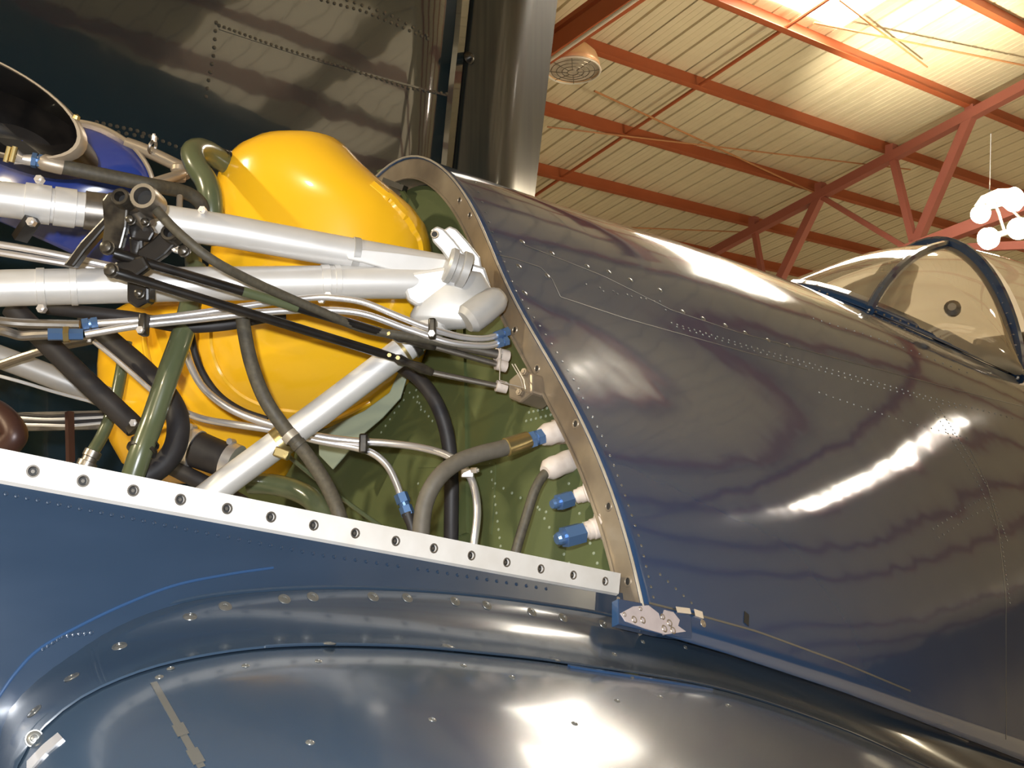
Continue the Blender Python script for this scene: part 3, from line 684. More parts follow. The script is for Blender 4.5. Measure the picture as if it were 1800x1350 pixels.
# the port outer wing, folded up behind the photographer (seen only as a dark reflection)
xk = (A @ (W.transposed() @ (on(385, 150, 1, YF)-CAM))+CAM_A).x; xr = CAM_A.x+(xk-CAM_A.x)*(4.45+3.4)/3.1
pw = thing('folded_wing', air(-1.6, -3.4, -1.2), 'dark navy folded wing on the near side, mirrored in the far one', 'wing')
MB().grid([[air(xr-4.6+4.6*i/8+.10*j, -3.4-.05*math.sin(i/8*math.pi)-.03*j, -1.2+.75*j) for i in range(9)] for j in range(8)]).build('wing_skin_panel', 'fold', pw, solid=.12)
for j in range(1, 7): MB().beam(air(xr-4.6+.1*j, -3.35, -1.2+.75*j), air(xr+.1*j, -3.35, -1.2+.75*j), .01, .02).build('rib_seam', 'fold', pw)
# ---------------------------------------------------------------- oil tank
tk = thing('oil_tank', at(450, 850, 2.0), 'large glossy orange yellow oil tank in front of the firewall', 'tank')
CR, CU, CB = W @ Vector((1, 0, 0)), Vector((0, 0, 1)), (W @ Vector((0, 0, -1)))
CB = Vector((CB.x, CB.y, 0)).normalized()
def blob(rowsdef, dc, seg=36):
    rows = []
    for (y, xl, xr, hd, dd) in rowsdef:
        d = dc+dd; c = at((xl+xr)/2, y, d); hw = (xr-xl)/2/F*d
        row = []
        for k in range(seg):
            t = 2*math.pi*k/seg; ct, st = math.cos(t), math.sin(t)
            e = .82
            row.append(c+CR*hw*math.copysign(abs(ct)**e, ct)+CB*hd*(.45 if st > 0 else 1)*math.copysign(abs(st)**e, st))
        rows.append(row)
    return rows
up = [(247.5, 528, 556, .01, 0), (250, 505, 578, .04, 0), (256, 478, 594, .075, 0), (268, 448, 614, .11, 0), (285, 420, 630, .13, 0), (305, 402, 648, .145, 0), (330, 391, 676, .155, 0), (355, 386, 706, .16, 0), (380, 384, 735, .165, 0), (405, 383, 752, .165, 0), (430, 382, 758, .165, 0), (465, 378, 762, .165, 0), (505, 372, 764, .165, 0), (540, 350, 764, .165, .0), (575, 340, 762, .16, 0), (605, 336, 756, .155, .0), (640, 340, 742, .145, .0), (675, 352, 716, .13, .0), (705, 372, 680, .105, .0), (730, 398, 640, .08, 0), (750, 430, 590, .04, 0), (757, 470, 545, .01, 0)]
rows = blob(up, 1.97); mb = MB().grid(rows, close=True); mb.f.append(tuple(range(36))[::-1]); n = len(mb.v)-36; mb.f.append(tuple(range(n, n+36)))
tank = mb.build('tank_body', 'tank', tk, ang=70)
lo = [(538, 250, 420, .05, 0), (545, 225, 470, .1, 0), (565, 200, 520, .14, 0), (600, 188, 545, .15, 0), (650, 184, 550, .155, 0), (700, 185, 540, .155, 0), (740, 192, 528, .15, 0), (780, 203, 520, .13, 0), (815, 220, 515, .1, 0), (840, 250, 500, .06, 0), (850, 300, 450, .01, 0)]
rows = blob(lo, 2.06); mb = MB().grid(rows, close=True); mb.f.append(tuple(range(36))[::-1]); n = len(mb.v)-36; mb.f.append(tuple(range(n, n+36)))
mb.build('tank_sump', 'tank', tk, ang=70)
def sweep(path, r, name, m, parent, n=7, seg=10, label=None, **kw): return MB().tube(px(path, n), r, seg, **kw).build(name, m, parent, label=label)
def on_tank(pts, r, name, dip):
    L = [hit(tank, p.x, p.y) for p in resample([Vector((x, y, 0)) for x, y in spline2(pts)], 48)]
    MB().tube([q-nr*dip for q, nr in L if q is not None], r, 8).build(name, 'tank', tk)
on_tank([(346, 560), (348, 620), (366, 672), (402, 712), (450, 736), (520, 744), (590, 734), (650, 706)], .007, 'tank_seam', .001)
on_tank([(368, 560), (372, 618), (392, 664), (428, 698), (478, 718), (535, 724), (600, 712)], .006, 'tank_seam', .002)
on_tank([(655, 322), (690, 352), (718, 384), (736, 415), (742, 440), (742, 462)], .016, 'tank_ridge', .010)
sweep([(250, 560, 1.9), (262, 640, 1.88), (300, 710, 1.87), (360, 765, 1.87), (420, 792, 1.89)], .006, 'tank_seam', 'tank', tk)
# outlet neck with rubber coupling
nk0, nk1, nk2, nk3 = at(292, 772, 1.80), at(325, 782, 1.76), at(412, 815, 1.74), at(440, 826, 1.74)
MB().cyl(nk0, nk1, .030, 18).build('outlet_neck', 'tank', tk)
cp = MB().tube([nk0.lerp(nk1, .7), nk1, nk1.lerp(nk2, .3), nk1.lerp(nk2, .7), nk2], .03, 20, True, [.029, .031, .0315, .030, .031]).build('rubber_coupling', 'rubber'); tag(cp, 'fat black rubber coupling with steel band clamps at the tank outlet', 'hose')
for f in (.16, .95):
    c = nk1.lerp(nk2, f); d = (nk2-nk1).normalized(); MB().lathe(c-d*.009, d, [(0, .031), (.0005, .0335), (.0175, .0335), (.018, .031)], 24).build('band_clamp', 'chrome', cp)
    q = c+CU*.035-CB*.006; MB().cyl(q-d.cross(CU).normalized()*.008, q+d.cross(CU).normalized()*.010, .0055, 10).build('clamp_screw', 'chrome', cp)
# ---------------------------------------------------------------- engine mount
em = thing('engine_mount', at(800, 600, 1.7), 'silver tubular engine mount bolted to the firewall corner', 'engine mount')
TA = [at(-120, 334, 1.42), at(20, 352, 1.47), at(170, 372, 1.52), at(400, 406, 1.58), at(620, 446, 1.66), at(800, 478, 1.72)]
MB().tube(TA, .0255, 24).build('mount_tube', 'silver', em, label='upper silver tube of the engine mount')
TBp = [at(-120, 512, 1.45), at(20, 506, 1.49), at(300, 500, 1.57), at(580, 496, 1.64), at(780, 497, 1.70)]
MB().tube(TBp, .0268, 24).build('mount_tube', 'silver', em, label='lower silver tube of the engine mount')
TC = [at(190, 1003, 1.53), at(330, 900, 1.56), at(400, 845, 1.58), at(560, 727, 1.62), at(715, 610, 1.66), at(800, 545, 1.70)]
tubeC = MB().tube(TC, .0222, 24).build('mount_strut', 'silver', em, label='diagonal silver strut of the engine mount')
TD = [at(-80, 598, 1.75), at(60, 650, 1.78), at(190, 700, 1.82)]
MB().tube(TD, .02, 18).build('mount_tube', 'silver_shaded', em, label='shaded silver tube low at the left')
def ringon(path, i, f, r, w, name, m, parent, seg=24):
    a, b = path[i], path[i+1]; d = (b-a).normalized(); c = a.lerp(b, f)
    return MB().lathe(c-d*w/2, d, [(0, r-.002), (.0006, r), (w-.0006, r), (w, r-.002)], seg).build(name, m, parent)
def screw(c, ax, r, h, parent, m='chrome', nm='clamp_bolt'):
    mb = MB(); mb.hexn(c, c+ax*h, r); mb.cyl(c+ax*h, c+ax*h*1.3, r*.55, 8); return mb.build(nm, m, parent, smooth=False)
# tube clamps and weld sleeves
for path, i, f, w in ((TA, 1, .30, .035), (TA, 1, .62, .03), (TBp, 1, .18, .012), (TBp, 1, .38, .010), (TBp, 2, .97, .014), (TBp, 3, .06, .010)):
    c = ringon(path, i, f, .0285, w, 'tube_clamp', 'silver', em)
ringon(TA, 1, .98, .0285, .03, 'tube_clamp', 'dullsteel', em); ringon(TA, 4, .02, .0275, .012, 'weld_bead', 'silver2', em)
for x, y, d in ((72, 318, 1.47), (58, 392, 1.45), (358, 372, 1.55), (578, 522, 1.60), (76, 544, 1.47), (566, 528, 1.6)):
    screw(at(x, y, d), -CB, .0065, .009, em)
for a in ((58, 395, 1.46, 40, 432),): MB().beam(at(58, 385, 1.46), at(34, 420, 1.47), .02, .012).build('clamp_bracket', 'black', em)
# firewall corner fitting: gusset plates, lugs, bosses
fit = MB(); ft = AW @ Vector((0, .008, 0)); ftx = AW @ Vector((.012, .0, .0))
g1 = [(612, 438), (690, 448), (770, 452), (830, 470), (845, 500), (800, 535), (735, 548), (716, 530), (700, 500), (660, 478)]
def plate(pts, d0, th, name, m, parent, d1=None, smooth=False, bevel=.002, label=None):
    """flat plate cut to an outline, at its own depth (d0 at its left end, d1 at its right end)"""
    xs_ = [p[0] for p in pts]; a, b = min(xs_), max(xs_); d1 = d0 if d1 is None else d1
    P = [at(x, y, d0+(d1-d0)*(x-a)/(b-a+1e-6)) for x, y in pts]
    nr = (P[len(P)//3]-P[0]).cross(P[2*len(P)//3]-P[0]).normalized()
    if nr.dot(CB) < 0: nr = -nr
    return MB().prism(P, nr*th).build(name, m, parent, smooth=smooth, bevel=bevel, label=label)
plate([(606, 440), (640, 438), (700, 444), (790, 456), (812, 470), (806, 494), (760, 494), (700, 478), (640, 462), (612, 456)], 1.63, .012, 'gusset_web', 'silver', em, 1.69)
plate([(700, 482), (800, 466), (826, 484), (822, 505), (770, 530), (735, 540), (716, 528)], 1.655, .03, 'gusset_plate', 'silver', em, 1.67, bevel=.006)
# cast body: rounded hull over a few ball centres
def hull(balls, name, m, parent, label=None):
    bm = bmesh.new()
    for p, r in balls:
        bmesh.ops.create_icosphere(bm, subdivisions=2, radius=r, matrix=Matrix.Translation(p))
    res = bmesh.ops.convex_hull(bm, input=bm.verts)
    bmesh.ops.delete(bm, geom=[v for v in bm.verts if not v.link_faces], context='VERTS')
    dead = [f for f in set(res['geom_interior']) if isinstance(f, bmesh.types.BMVert) and f.is_valid]
    bmesh.ops.delete(bm, geom=dead, context='VERTS')
    mb = MB(); bm.verts.index_update(); mb.add([v.co for v in bm.verts], [tuple(v.index for v in f.verts) for f in bm.faces]); bm.free()
    return mb.build(name, m, parent, ang=50, label=label)
hull([(at(733, 556, 1.675), .012), (at(765, 566, 1.68), .014), (at(812, 560, 1.675), .018), (at(850, 520, 1.69), .018), (at(838, 492, 1.69), .014), (at(800, 490, 1.685), .018), (at(745, 532, 1.67), .010)], 'fitting_body', 'silver2', em)
hull([(at(735, 590, 1.68), .018), (at(790, 556, 1.685), .022), (at(770, 545, 1.69), .02)], 'strut_socket', 'silver2', em)
for dx, dd in ((0, 0), (22, .055)):
    lug = [(757+dx, 404), (768+dx, 397), (780+dx, 402), (800+dx, 424), (822+dx, 452), (826+dx, 476), (800+dx, 474), (775+dx, 440), (760+dx, 424)]
    plate(lug, 1.66+dd, .010, 'fitting_lug', 'silver2', em, bevel=.003)
lh = at(764, 412, 1.657); MB().torus(lh, -CB, .0055, .0016, 14, 6).build('lug_hole', 'dullsteel', em); MB().cyl(lh+CB*.001, lh-CB*.0006, .005, 12).build('lug_hole', 'hole', em)
for i, (x, y) in enumerate(((792, 468), (800, 474), (808, 480))): pass
c0, c1 = at(784, 464, 1.665), at(822, 478, 1.675); MB().lathe(c0, c1-c0, [(0, .026), (.004, .030), (.012, .030), (.014, .026), (.022, .026), (.024, .031), (.036, .031), (.038, .020)], 22).build('tube_collar', 'silver2', em)
b0, b1 = at(818, 566, 1.655), at(878, 522, 1.68); MB().tube([b0, b0.lerp(b1, .12), b0.lerp(b1, .5), b0.lerp(b1, .88), b1], .02, 20, True, [.019, .026, .026, .0235, .019]).build('mount_boss', 'silver2', em, label='cylindrical cast boss of the corner fitting')
bd = (b1-b0).normalized(); MB().lathe(b1-bd*.003, bd, [(0, .016), (.004, .017), (.008, .015), (.009, .008)], 18).build('boss_bolt', 'flange2', em)
plate([(826, 462), (852, 470), (862, 500), (858, 532), (836, 520), (822, 490)], 1.70, .02, 'fitting_foot', 'silver2', em, bevel=.004)
plate([(800, 425), (846, 470), (870, 520), (850, 540), (820, 480)], 1.735, .02, 'fitting_backplate', 'flange', em, bevel=.004)
# strut clamps carrying the braided hose
dC = (TC[4]-TC[2]).normalized()
for p, w, m in ((at(492, 775, 1.60), .014, 'brass'), (at(508, 764, 1.605), .010, 'brass'), (at(722, 602, 1.665), .012, 'blackmetal'), (at(703, 612, 1.66), .006, 'brass')):
    cc = TC[0]+dC*((p-TC[0]).dot(dC)); MB().lathe(cc-dC*w/2, dC, [(0, .0215), (.0006, .0245), (w-.0006, .0245), (w, .0215)], 24).build('strut_clamp', m, em)
MB().box(at(496, 797, 1.565), CR*.011+CU*-.004, CU*.007+CR*.003, CB*.008).build('clamp_block', 'brass', em, bevel=.002); screw(at(497, 800, 1.556), -CB, .004, .003, em, 'brass')
# ---------------------------------------------------------------- black control linkage
lk = thing('control_linkage', at(240, 470, 1.45), 'black oily bellcrank linkage clamped to the engine mount tubes', 'linkage')
plate([(178, 352), (188, 338), (212, 336), (226, 352), (222, 400), (212, 438), (196, 448), (176, 436), (182, 398)], 1.42, .014, 'crank_arm', 'blackmetal', lk, bevel=.003)
plate([(222, 385), (262, 392), (272, 408), (262, 425), (228, 420)], 1.44, .02, 'crank_plate', 'black', lk, bevel=.003)
plate([(240, 440), (268, 420), (290, 398), (308, 404), (312, 425), (290, 448), (270, 462), (240, 455)], 1.44, .016, 'crank_plate', 'black', lk, bevel=.003)
plate([(190, 468), (205, 458), (250, 448), (262, 470), (240, 486), (208, 492), (192, 486)], 1.41, .016, 'lower_crank', 'black', lk, bevel=.004)
plate([(190, 372), (200, 382), (150, 440), (128, 470), (110, 466), (140, 425)], 1.46, .02, 'side_link', 'black', lk, bevel=.003)
plate([(222, 488), (262, 485), (262, 530), (240, 542), (222, 530)], 1.475, .03, 'tube_bracket', 'black', lk, bevel=.004)
plate([(225, 415), (250, 412), (252, 452), (228, 455)], 1.452, .05, 'spacer_block', 'black', lk, bevel=.004)
bh = at(253, 346, 1.40); ba = (at(262, 342, 1.30)-bh).normalized()
MB()._lathe(bh+CB*.045, -CB, [(0, .016), (.004, .0185), (.045, .019), (.050, .0175), (.050, .0125), (.006, .012), (.006, .0001)], 22).build('bearing_barrel', 'dullsteel', lk, label='open steel bearing barrel')
MB()._lathe(bh+CB*.01, -CB, [(0, .0001), (0, .0122)], 18).build('barrel_bore', 'hole', lk)
MB().tube([at(240, 368, 1.43), at(250, 385, 1.44), at(262, 396, 1.44)], .012, 12).build('barrel_neck', 'dullsteel', lk)
for x, y, d, r in ((210, 345, 1.40, .0125), (296, 408, 1.42, .012)):
    c = at(x, y, d); MB()._lathe(c+CB*.03, -CB, [(0, r), (.028, r), (.030, r*.9), (.030, r*.6), (.012, r*.55), (.012, .0001)], 18).build('pivot_tube', 'blackmetal', lk)
    MB()._lathe(c+CB*.016, -CB, [(0, .0001), (0, r*.56)], 12).build('pivot_bore', 'hole', lk)
for x, y, d, r in ((190, 436, 1.405, .0085), (197, 476, 1.40, .0085), (231, 388, 1.43, .006), (257, 392, 1.43, .005), (246, 517, 1.46, .006), (324, 442, 1.44, .007)):
    c = at(x, y, d); mb = MB(); mb.lathe(c, -CB, [(0, r*1.25), (.003, r*1.25), (.0035, r), (.010, r*.9), (.012, r*.3)], 12); mb.build('pivot_bolt', 'blackmetal', lk)
tt = at(318, 440, 1.45); MB().torus(tt, (CU+CR*.3-CB*.5).normalized(), .011, .003, 18, 6).build('lock_ring', 'chrome', lk)
# push rods to the firewall
def pushrod(a, b, c, e, lab):
    t = thing('push_rod', at(*e), lab, 'rod', 'black push rods')
    p0, p1, p2, p3 = at(*a), at(*b), at(*c), at(*e)
    d = (p1-p0).normalized()
    MB().tube([p0, p0+d*.02, p0+d*.03, p1-d*.03, p1], .0072, 12, True, [.0075, .0085, .0072, .0072, .0060]).build('rod_body', 'black', t)
    MB().tube([p1, p1.lerp(p2, .15), p1.lerp(p2, .4), p1.lerp(p2, .7), p2], .008, 10, True, [.005, .0085, .006, .0085, .006]).build('rod_end_fitting', 'blackmetal', t)
    MB().tube([p2, p3], .0048, 10).build('rod_shaft', 'dullsteel', t)
    MB().tube([p3, p3+(p3-p2).normalized()*.018], .0095, 12).build('end_nut', 'tape', t)
    for f in (.985, 1.02): screw(p0.lerp(p1, f)-CB*.006, -CB, .0035, .004, t, 'brass')
    return t
r1 = pushrod((200, 445, 1.405), (690, 590, 1.60), (765, 610, 1.63), (872, 640, 1.665), 'upper black push rod with a chipped green patch')
g0, g1_ = at(200, 445, 1.405), at(690, 590, 1.60); MB().tube([g0.lerp(g1_, .43), g0.lerp(g1_, .46), g0.lerp(g1_, .60), g0.lerp(g1_, .63)], .0077, 12).build('green_patch', 'olive', r1, label='chipped pale green band')
pushrod((197, 477, 1.40), (692, 628, 1.60), (760, 655, 1.63), (872, 678, 1.655), 'lower black push rod running down to the firewall')
# safety-wired bracket at the rod ends
br = thing('rod_end_bracket', on(905, 690, 0, .02), 'small wired bracket where the push rods meet the firewall', 'bracket')
MB().prism([on(x, y, 0, -.015) for x, y in ((893, 668), (915, 650), (935, 655), (935, 690), (912, 708), (893, 700))], AW @ Vector((.05, 0, 0))).build('bracket_block', 'flange', br, smooth=False, bevel=.004)
MB().tube([on(x, y, 0, -.03) for x, y in ((880, 612), (878, 668), (890, 672))], .0008, 5).build('lock_wire', 'chrome', br)
MB().tube([on(x, y, 0, -.03) for x, y in ((900, 640), (915, 665), (920, 682), (905, 678), (880, 672))], .0009, 5).build('lock_wire', 'chrome', br)
MB().tube([on(x, y, 0, -.03) for x, y in ((905, 640), (921, 668), (924, 684))], .0009, 5).build('lock_wire', 'chrome', br)
for x, y in ((916, 690), (924, 655)): screw(on(x, y, 0, -.017), AW @ Vector((-1, -.2, 0)), .006, .006, br, 'flange')
# ---------------------------------------------------------------- hoses and pipes
def hose(name, cat, path, r, m, label, seg=14, n=8, group=None):
    o = MB().tube(px(path, n), r, seg).build(name, m); return tag(o, label, cat, group)
def band(o, path_pt, nxt, r, w, name, m):
    c = at(*path_pt); d = (at(*nxt)-c).normalized(); return MB().lathe(c, d, [(0, r-.002), (.0005, r), (w-.0005, r), (w, r-.002)], 18).build(name, m, o)
def hexfit(o, a, b, r, m, name='union_nut'):
    p, q = at(*a), at(*b); d = q-p; mb = MB(); mb.hexn(p, p+d*.42, r); mb.cyl(p+d*.42, p+d*.58, r*.75, 14); mb.hexn(p+d*.58, q, r*.95); return mb.build(name, m, o, smooth=False)
h = hose('grey_hose', 'hose', [(905, 781, 1.535), (880, 789, 1.52), (840, 799, 1.50), (800, 815, 1.48), (768, 843, 1.46), (747, 885, 1.45), (740, 940, 1.44), (742, 1000, 1.44), (750, 1140, 1.44)], .0125, 'greyhose', 'thick grey brown hose looping down from a gold ferrule', 16)
MB().tube([at(888, 787, 1.525), at(890, 786.5, 1.526), at(928, 774, 1.545), at(930, 773, 1.546)], .014, 16, True, [.0125, .0145, .0138, .012]).build('gold_ferrule', 'brass', h)
hexfit(h, (927, 775, 1.545), (955, 766, 1.555), .0135, 'blue')
MB().tube([at(952, 768, 1.555), at(962, 764, 1.56), at(975, 760, 1.565), at(990, 756, 1.575)], .016, 16, True, [.014, .018, .017, .021]).build('bulkhead_sleeve', 'tape', h)
MB().hexn(at(982, 759, 1.57), at(996, 755, 1.58), .0225).build('bulkhead_nut', 'flange', h, smooth=False)
h = hose('braided_hose', 'hose', [(425, 545, 1.56), (430, 585, 1.55), (442, 640, 1.54), (465, 700, 1.53), (500, 752, 1.53), (540, 800, 1.52), (575, 855, 1.50), (598, 910, 1.48), (610, 970, 1.48), (628, 1120, 1.48)], .0108, 'braid', 'dark braided hose crossing in front of the diagonal strut')
band(h, (506, 762, 1.527), (515, 772, 1.526), .0128, .012, 'hose_clamp', 'flange2'); band(h, (522, 778, 1.524), (531, 788, 1.524), .0120, .008, 'hose_clamp', 'braid')
hose('black_hose', 'hose', [(700, 640, 1.80), (735, 665, 1.78), (765, 705, 1.76), (785, 760, 1.75), (793, 830, 1.74), (793, 920, 1.73), (792, 1010, 1.73), (790, 1150, 1.73)], .0128, 'rubber', 'black rubber hose hanging against the green firewall')
h = hose('drain_hose', 'hose', [(972, 822, 1.535), (955, 836, 1.525), (940, 862, 1.515), (926, 905, 1.505), (908, 965, 1.49), (895, 1020, 1.49), (872, 1130, 1.49)], .0075, 'braid', 'thin black hose with a white taped end under the thick grey hose')
MB().tube([at(958, 830, 1.525), at(964, 826, 1.53), at(974, 821, 1.535), at(984, 817, 1.54), at(996, 812, 1.55), at(1010, 807, 1.56), at(1020, 804, 1.57)], .014, 16, True, [.010, .0165, .0175, .0165, .0178, .0165, .0185]).build('taped_end', 'tape', h, label='white tape wrapped hose end')
for i, (a, b, c, lab) in enumerate((((970, 887), (1004, 876), (1045, 862), 'blue capped fitting in the firewall, upper and smaller one'), ((978, 948), (1024, 936), (1068, 922), 'blue capped fitting in the firewall, lower and larger one'))):
    k = .80 if i == 0 else 1.0; d0 = 1.465 if i == 0 else 1.41
    t = thing('bulkhead_fitting', on(*c, 0, .03), lab, 'fitting', 'blue capped bulkhead fittings')
    A0, B0, C0 = at(*a, d0), at(*b, d0+.02), on(*c, 0, .03)
    mb = MB(); d = (B0-A0).normalized(); mb.tube([A0, A0+d*.004, A0+d*.014], .01, 14, True, [.0075*k, .0095*k, .0095*k]); mb.hexn(A0+d*.012, A0.lerp(B0, .98), .0155*k); mb.build('blue_cap', 'blue', t, smooth=False, label='blue anodised cap nut')
    mb = MB(); L = (C0-B0); q = [B0+L*f for f in (0, .15, .2, .35, .4, .6, .65, .85, 1)]
    mb.tube(q, .01, 14, True, [.010*k, .010*k, .0135*k, .0135*k, .015*k, .015*k, .0185*k, .0185*k, .021*k]); mb.build('threaded_sleeve', 'tape', t)
    MB().hexn(B0+L*.70, B0+L*.86, .0215*k).build('lock_nut', 'tape', t, smooth=False)
# steel pipes along the top
STG = 'steel pipes along the engine mount'
h = hose('steel_pipe', 'pipe', [(150, 570, 1.47), (245, 563, 1.49), (340, 552, 1.52), (440, 537, 1.55), (540, 524, 1.585), (590, 524, 1.59), (640, 532, 1.595), (700, 556, 1.60), (755, 577, 1.61), (810, 592, 1.63), (850, 595, 1.645), (880, 588, 1.66)], .0052, 'chrome', 'upper of two steel pipes bending under the corner fitting', group=STG)
hexfit(h, (872, 591, 1.655), (893, 582, 1.67), .0085, 'blue')
h2 = hose('steel_pipe', 'pipe', [(150, 588, 1.46), (245, 572, 1.48), (340, 562, 1.51), (440, 551, 1.54), (510, 546, 1.56), (570, 545, 1.58), (640, 552, 1.59), (720, 580, 1.605), (790, 602, 1.62), (850, 608, 1.64), (882, 602, 1.655)], .0054, 'chrome', 'lower of two steel pipes bending under the corner fitting', group=STG)
hexfit(h2, (874, 604, 1.65), (892, 599, 1.66), .0085, 'blue')
for hh, a, b in ((h, (145, 571, 1.468), (172, 567, 1.474)), (h2, (84, 588, 1.44), (146, 588, 1.458))): hexfit(hh, a, b, .0092, 'blue')
MB().hexn(at(112, 588, 1.448), at(122, 588, 1.45), .012).build('bulkhead_nut', 'brass', h2, smooth=False)
for x, y in ((253, 571), (760, 578)):
    c = at(x, y, 1.475 if x < 400 else 1.60); MB().box(c, CR*.006, CU*.016, CB*.010).build('pipe_clamp', 'blackmetal', h, bevel=.003); screw(c-CB*.010-CU*.010, -CB, .0055, .006, h)
hose('braided_steel_hose', 'hose', [(-60, 556, 1.43), (10, 566, 1.44), (50, 569, 1.45), (95, 570, 1.46), (140, 571, 1.468)], .0068, 'dullsteel', 'upper braided steel hose entering at the left edge', 10)
hose('braided_steel_hose', 'hose', [(-60, 570, 1.42), (5, 582, 1.42), (35, 590, 1.43), (62, 589, 1.435), (88, 588, 1.44)], .0070, 'dullsteel', 'lower braided steel hose entering at the left edge', 10)
h = hose('control_cable', 'cable', [(262, 352, 1.42), (285, 380, 1.41), (320, 415, 1.40), (370, 455, 1.41), (430, 488, 1.45), (500, 520, 1.50), (570, 550, 1.54), (640, 578, 1.58), (720, 592, 1.605), (800, 607, 1.64), (872, 623, 1.67)], .0068, 'braid', 'dark flexible cable draped over both mount tubes')
MB().tube([at(800, 607, 1.64), at(812, 609, 1.643), at(870, 622, 1.668), at(878, 624, 1.672)], .009, 12, True, [.006, .008, .008, .0105]).build('cable_ferrule', 'dullsteel', h); MB().tube([at(872, 622, 1.67), at(892, 627, 1.68)], .011, 12).build('cable_nut', 'tape', h)
hose('sagging_hose', 'hose', [(84, 542, 1.58), (140, 548, 1.58), (230, 558, 1.59), (320, 574, 1.60), (400, 570, 1.62), (450, 560, 1.64), (500, 552, 1.66)], .0098, 'rubber', 'dark hose sagging below the lower mount tube')
# green and black pipes at lower left
h = hose('green_pipe', 'pipe', [(345, 470, 1.68), (336, 530, 1.64), (320, 590, 1.60), (295, 660, 1.57), (268, 740, 1.55), (246, 800, 1.53), (220, 880, 1.52), (185, 1000, 1.50)], .0172, 'olive', 'thick glossy olive green pipe slanting down to the cowl rail', 18)
band(h, (256, 776, 1.545), (252, 787, 1.54), .0212, .005, 'pipe_band', 'black'); band(h, (251, 787, 1.54), (247, 797, 1.535), .0225, .007, 'pipe_band', 'black')
hose('green_pipe', 'pipe', [(222, 600, 1.80), (212, 660, 1.79), (200, 715, 1.77), (180, 765, 1.75), (160, 800, 1.73), (140, 850, 1.72), (110, 930, 1.72)], .0105, 'olive', 'slim olive green pipe at the left behind the black hose')
c = at(165, 792, 1.73); MB().lathe(c, (at(148, 825, 1.72)-c), [(0, .0115), (.001, .0145), (.012, .0145), (.013, .0125), (.02, .0125), (.021, .0165), (.03, .0165)], 16).build('pipe_coupling', 'dullsteel', None); bpy.data.objects['pipe_coupling']['label'] = 'steel coupling on the slim green pipe end'; bpy.data.objects['pipe_coupling']['category'] = 'coupling'
hose('black_hose', 'hose', [(150, 560, 1.70), (200, 605, 1.68), (250, 648, 1.66), (290, 690, 1.64), (312, 735, 1.62), (308, 785, 1.60), (280, 822, 1.58), (230, 850, 1.56), (150, 900, 1.55), (60, 960, 1.55)], .0178, 'rubber', 'thick black hose curling behind the green pipe', 18)
h = hose('black_hose', 'hose', [(20, 540, 1.60), (60, 580, 1.60), (110, 630, 1.595), (165, 683, 1.59), (215, 730, 1.585), (238, 752, 1.58)], .0168, 'rubber', 'straight thick black hose slanting across the lower left', 18)
screw(at(237, 744, 1.555), -CB, .006, .008, h); MB().beam(at(228, 758, 1.56), at(246, 742, 1.555), .012, .012).build('hose_bracket', 'blackmetal', h)
hose('steel_pipe', 'pipe', [(165, 600, 1.62), (190, 620, 1.62), (225, 650, 1.62), (268, 688, 1.62)], .0042, 'chrome', 'short thin steel pipe crossing the orange tank at left', 10, group='thin steel pipes')
h = hose('steel_pipe', 'pipe', [(322, 560, 1.70), (324, 600, 1.70), (334, 640, 1.69), (358, 682, 1.68), (400, 716, 1.67), (450, 738, 1.67), (500, 752, 1.67), (560, 767, 1.675), (620, 775, 1.68), (680, 779, 1.68), (735, 786, 1.67), (780, 798, 1.65), (812, 818, 1.63), (832, 852, 1.61), (839, 900, 1.59), (833, 955, 1.57), (825, 1010, 1.57), (808, 1130, 1.57)], .0062, 'chrome', 'long steel pipe curving under the tank to the right')
c = at(822, 832, 1.61); MB().box(c, CR*.010, CU*.007, CB*.010).build('pipe_clamp', 'chrome', h, bevel=.002); screw(c+CR*.006+CU*.004-CB*.01, (CR-CB*.3).normalized(), .005, .010, h)
h = hose('steel_pipe', 'pipe', [(318, 722, 1.70), (360, 737, 1.69), (420, 747, 1.68), (490, 758, 1.68), (560, 775, 1.68), (620, 786, 1.68), (655, 797, 1.675), (680, 818, 1.67), (696, 848, 1.66), (706, 876, 1.65)], .0060, 'chrome', 'steel pipe ending in a blue union left of the grey hose loop')
hexfit(h, (704, 868, 1.65), (718, 906, 1.64), .0115, 'blue'); MB().tube([at(716, 902, 1.64), at(722, 920, 1.635), at(730, 950, 1.63), at(752, 1090, 1.62)], .008, 12, True, [.010, .008, .0075, .0075]).build('pipe_tail', 'rubber', h)
for x, y in ((640, 780),): MB().box(at(x, y, 1.665), CR*.007, CU*.016, CB*.012).build('pipe_clamp', 'blackmetal', h, bevel=.003)
h = hose('steel_pipe', 'pipe', [(335, 560, 1.74), (340, 610, 1.735), (356, 655, 1.73), (385, 695, 1.72), (425, 722, 1.71), (470, 738, 1.71)], .006, 'rubber', 'thin black tube following the tank seam')
hose('thin_line', 'pipe', [(-20, 656, 1.66), (40, 672, 1.67), (100, 690, 1.70), (165, 707, 1.74), (200, 715, 1.76)], .0028, 'silver', 'thin pale line crossing the dark gap at left', 8)
for k, (o1, lab) in enumerate(((0, 'upper of two steel tubes between the big mount tubes'), (14, 'lower of two steel tubes between the big mount tubes'))):
    hose('steel_tube', 'pipe', [(-40, 424+o1, 1.60), (60, 440+o1, 1.62), (150, 458+o1*.8, 1.64), (230, 475+o1*.6, 1.66)], .0058, 'chrome', lab, 10, group='steel tubes between the mount tubes')
# dark brace rods at left
hose('brace_strut', 'rod', [(-40, 655, 1.70), (70, 618, 1.68), (170, 596, 1.70)], .007, 'dullsteel', 'dull thin strut rising to the right at the left edge', 10)
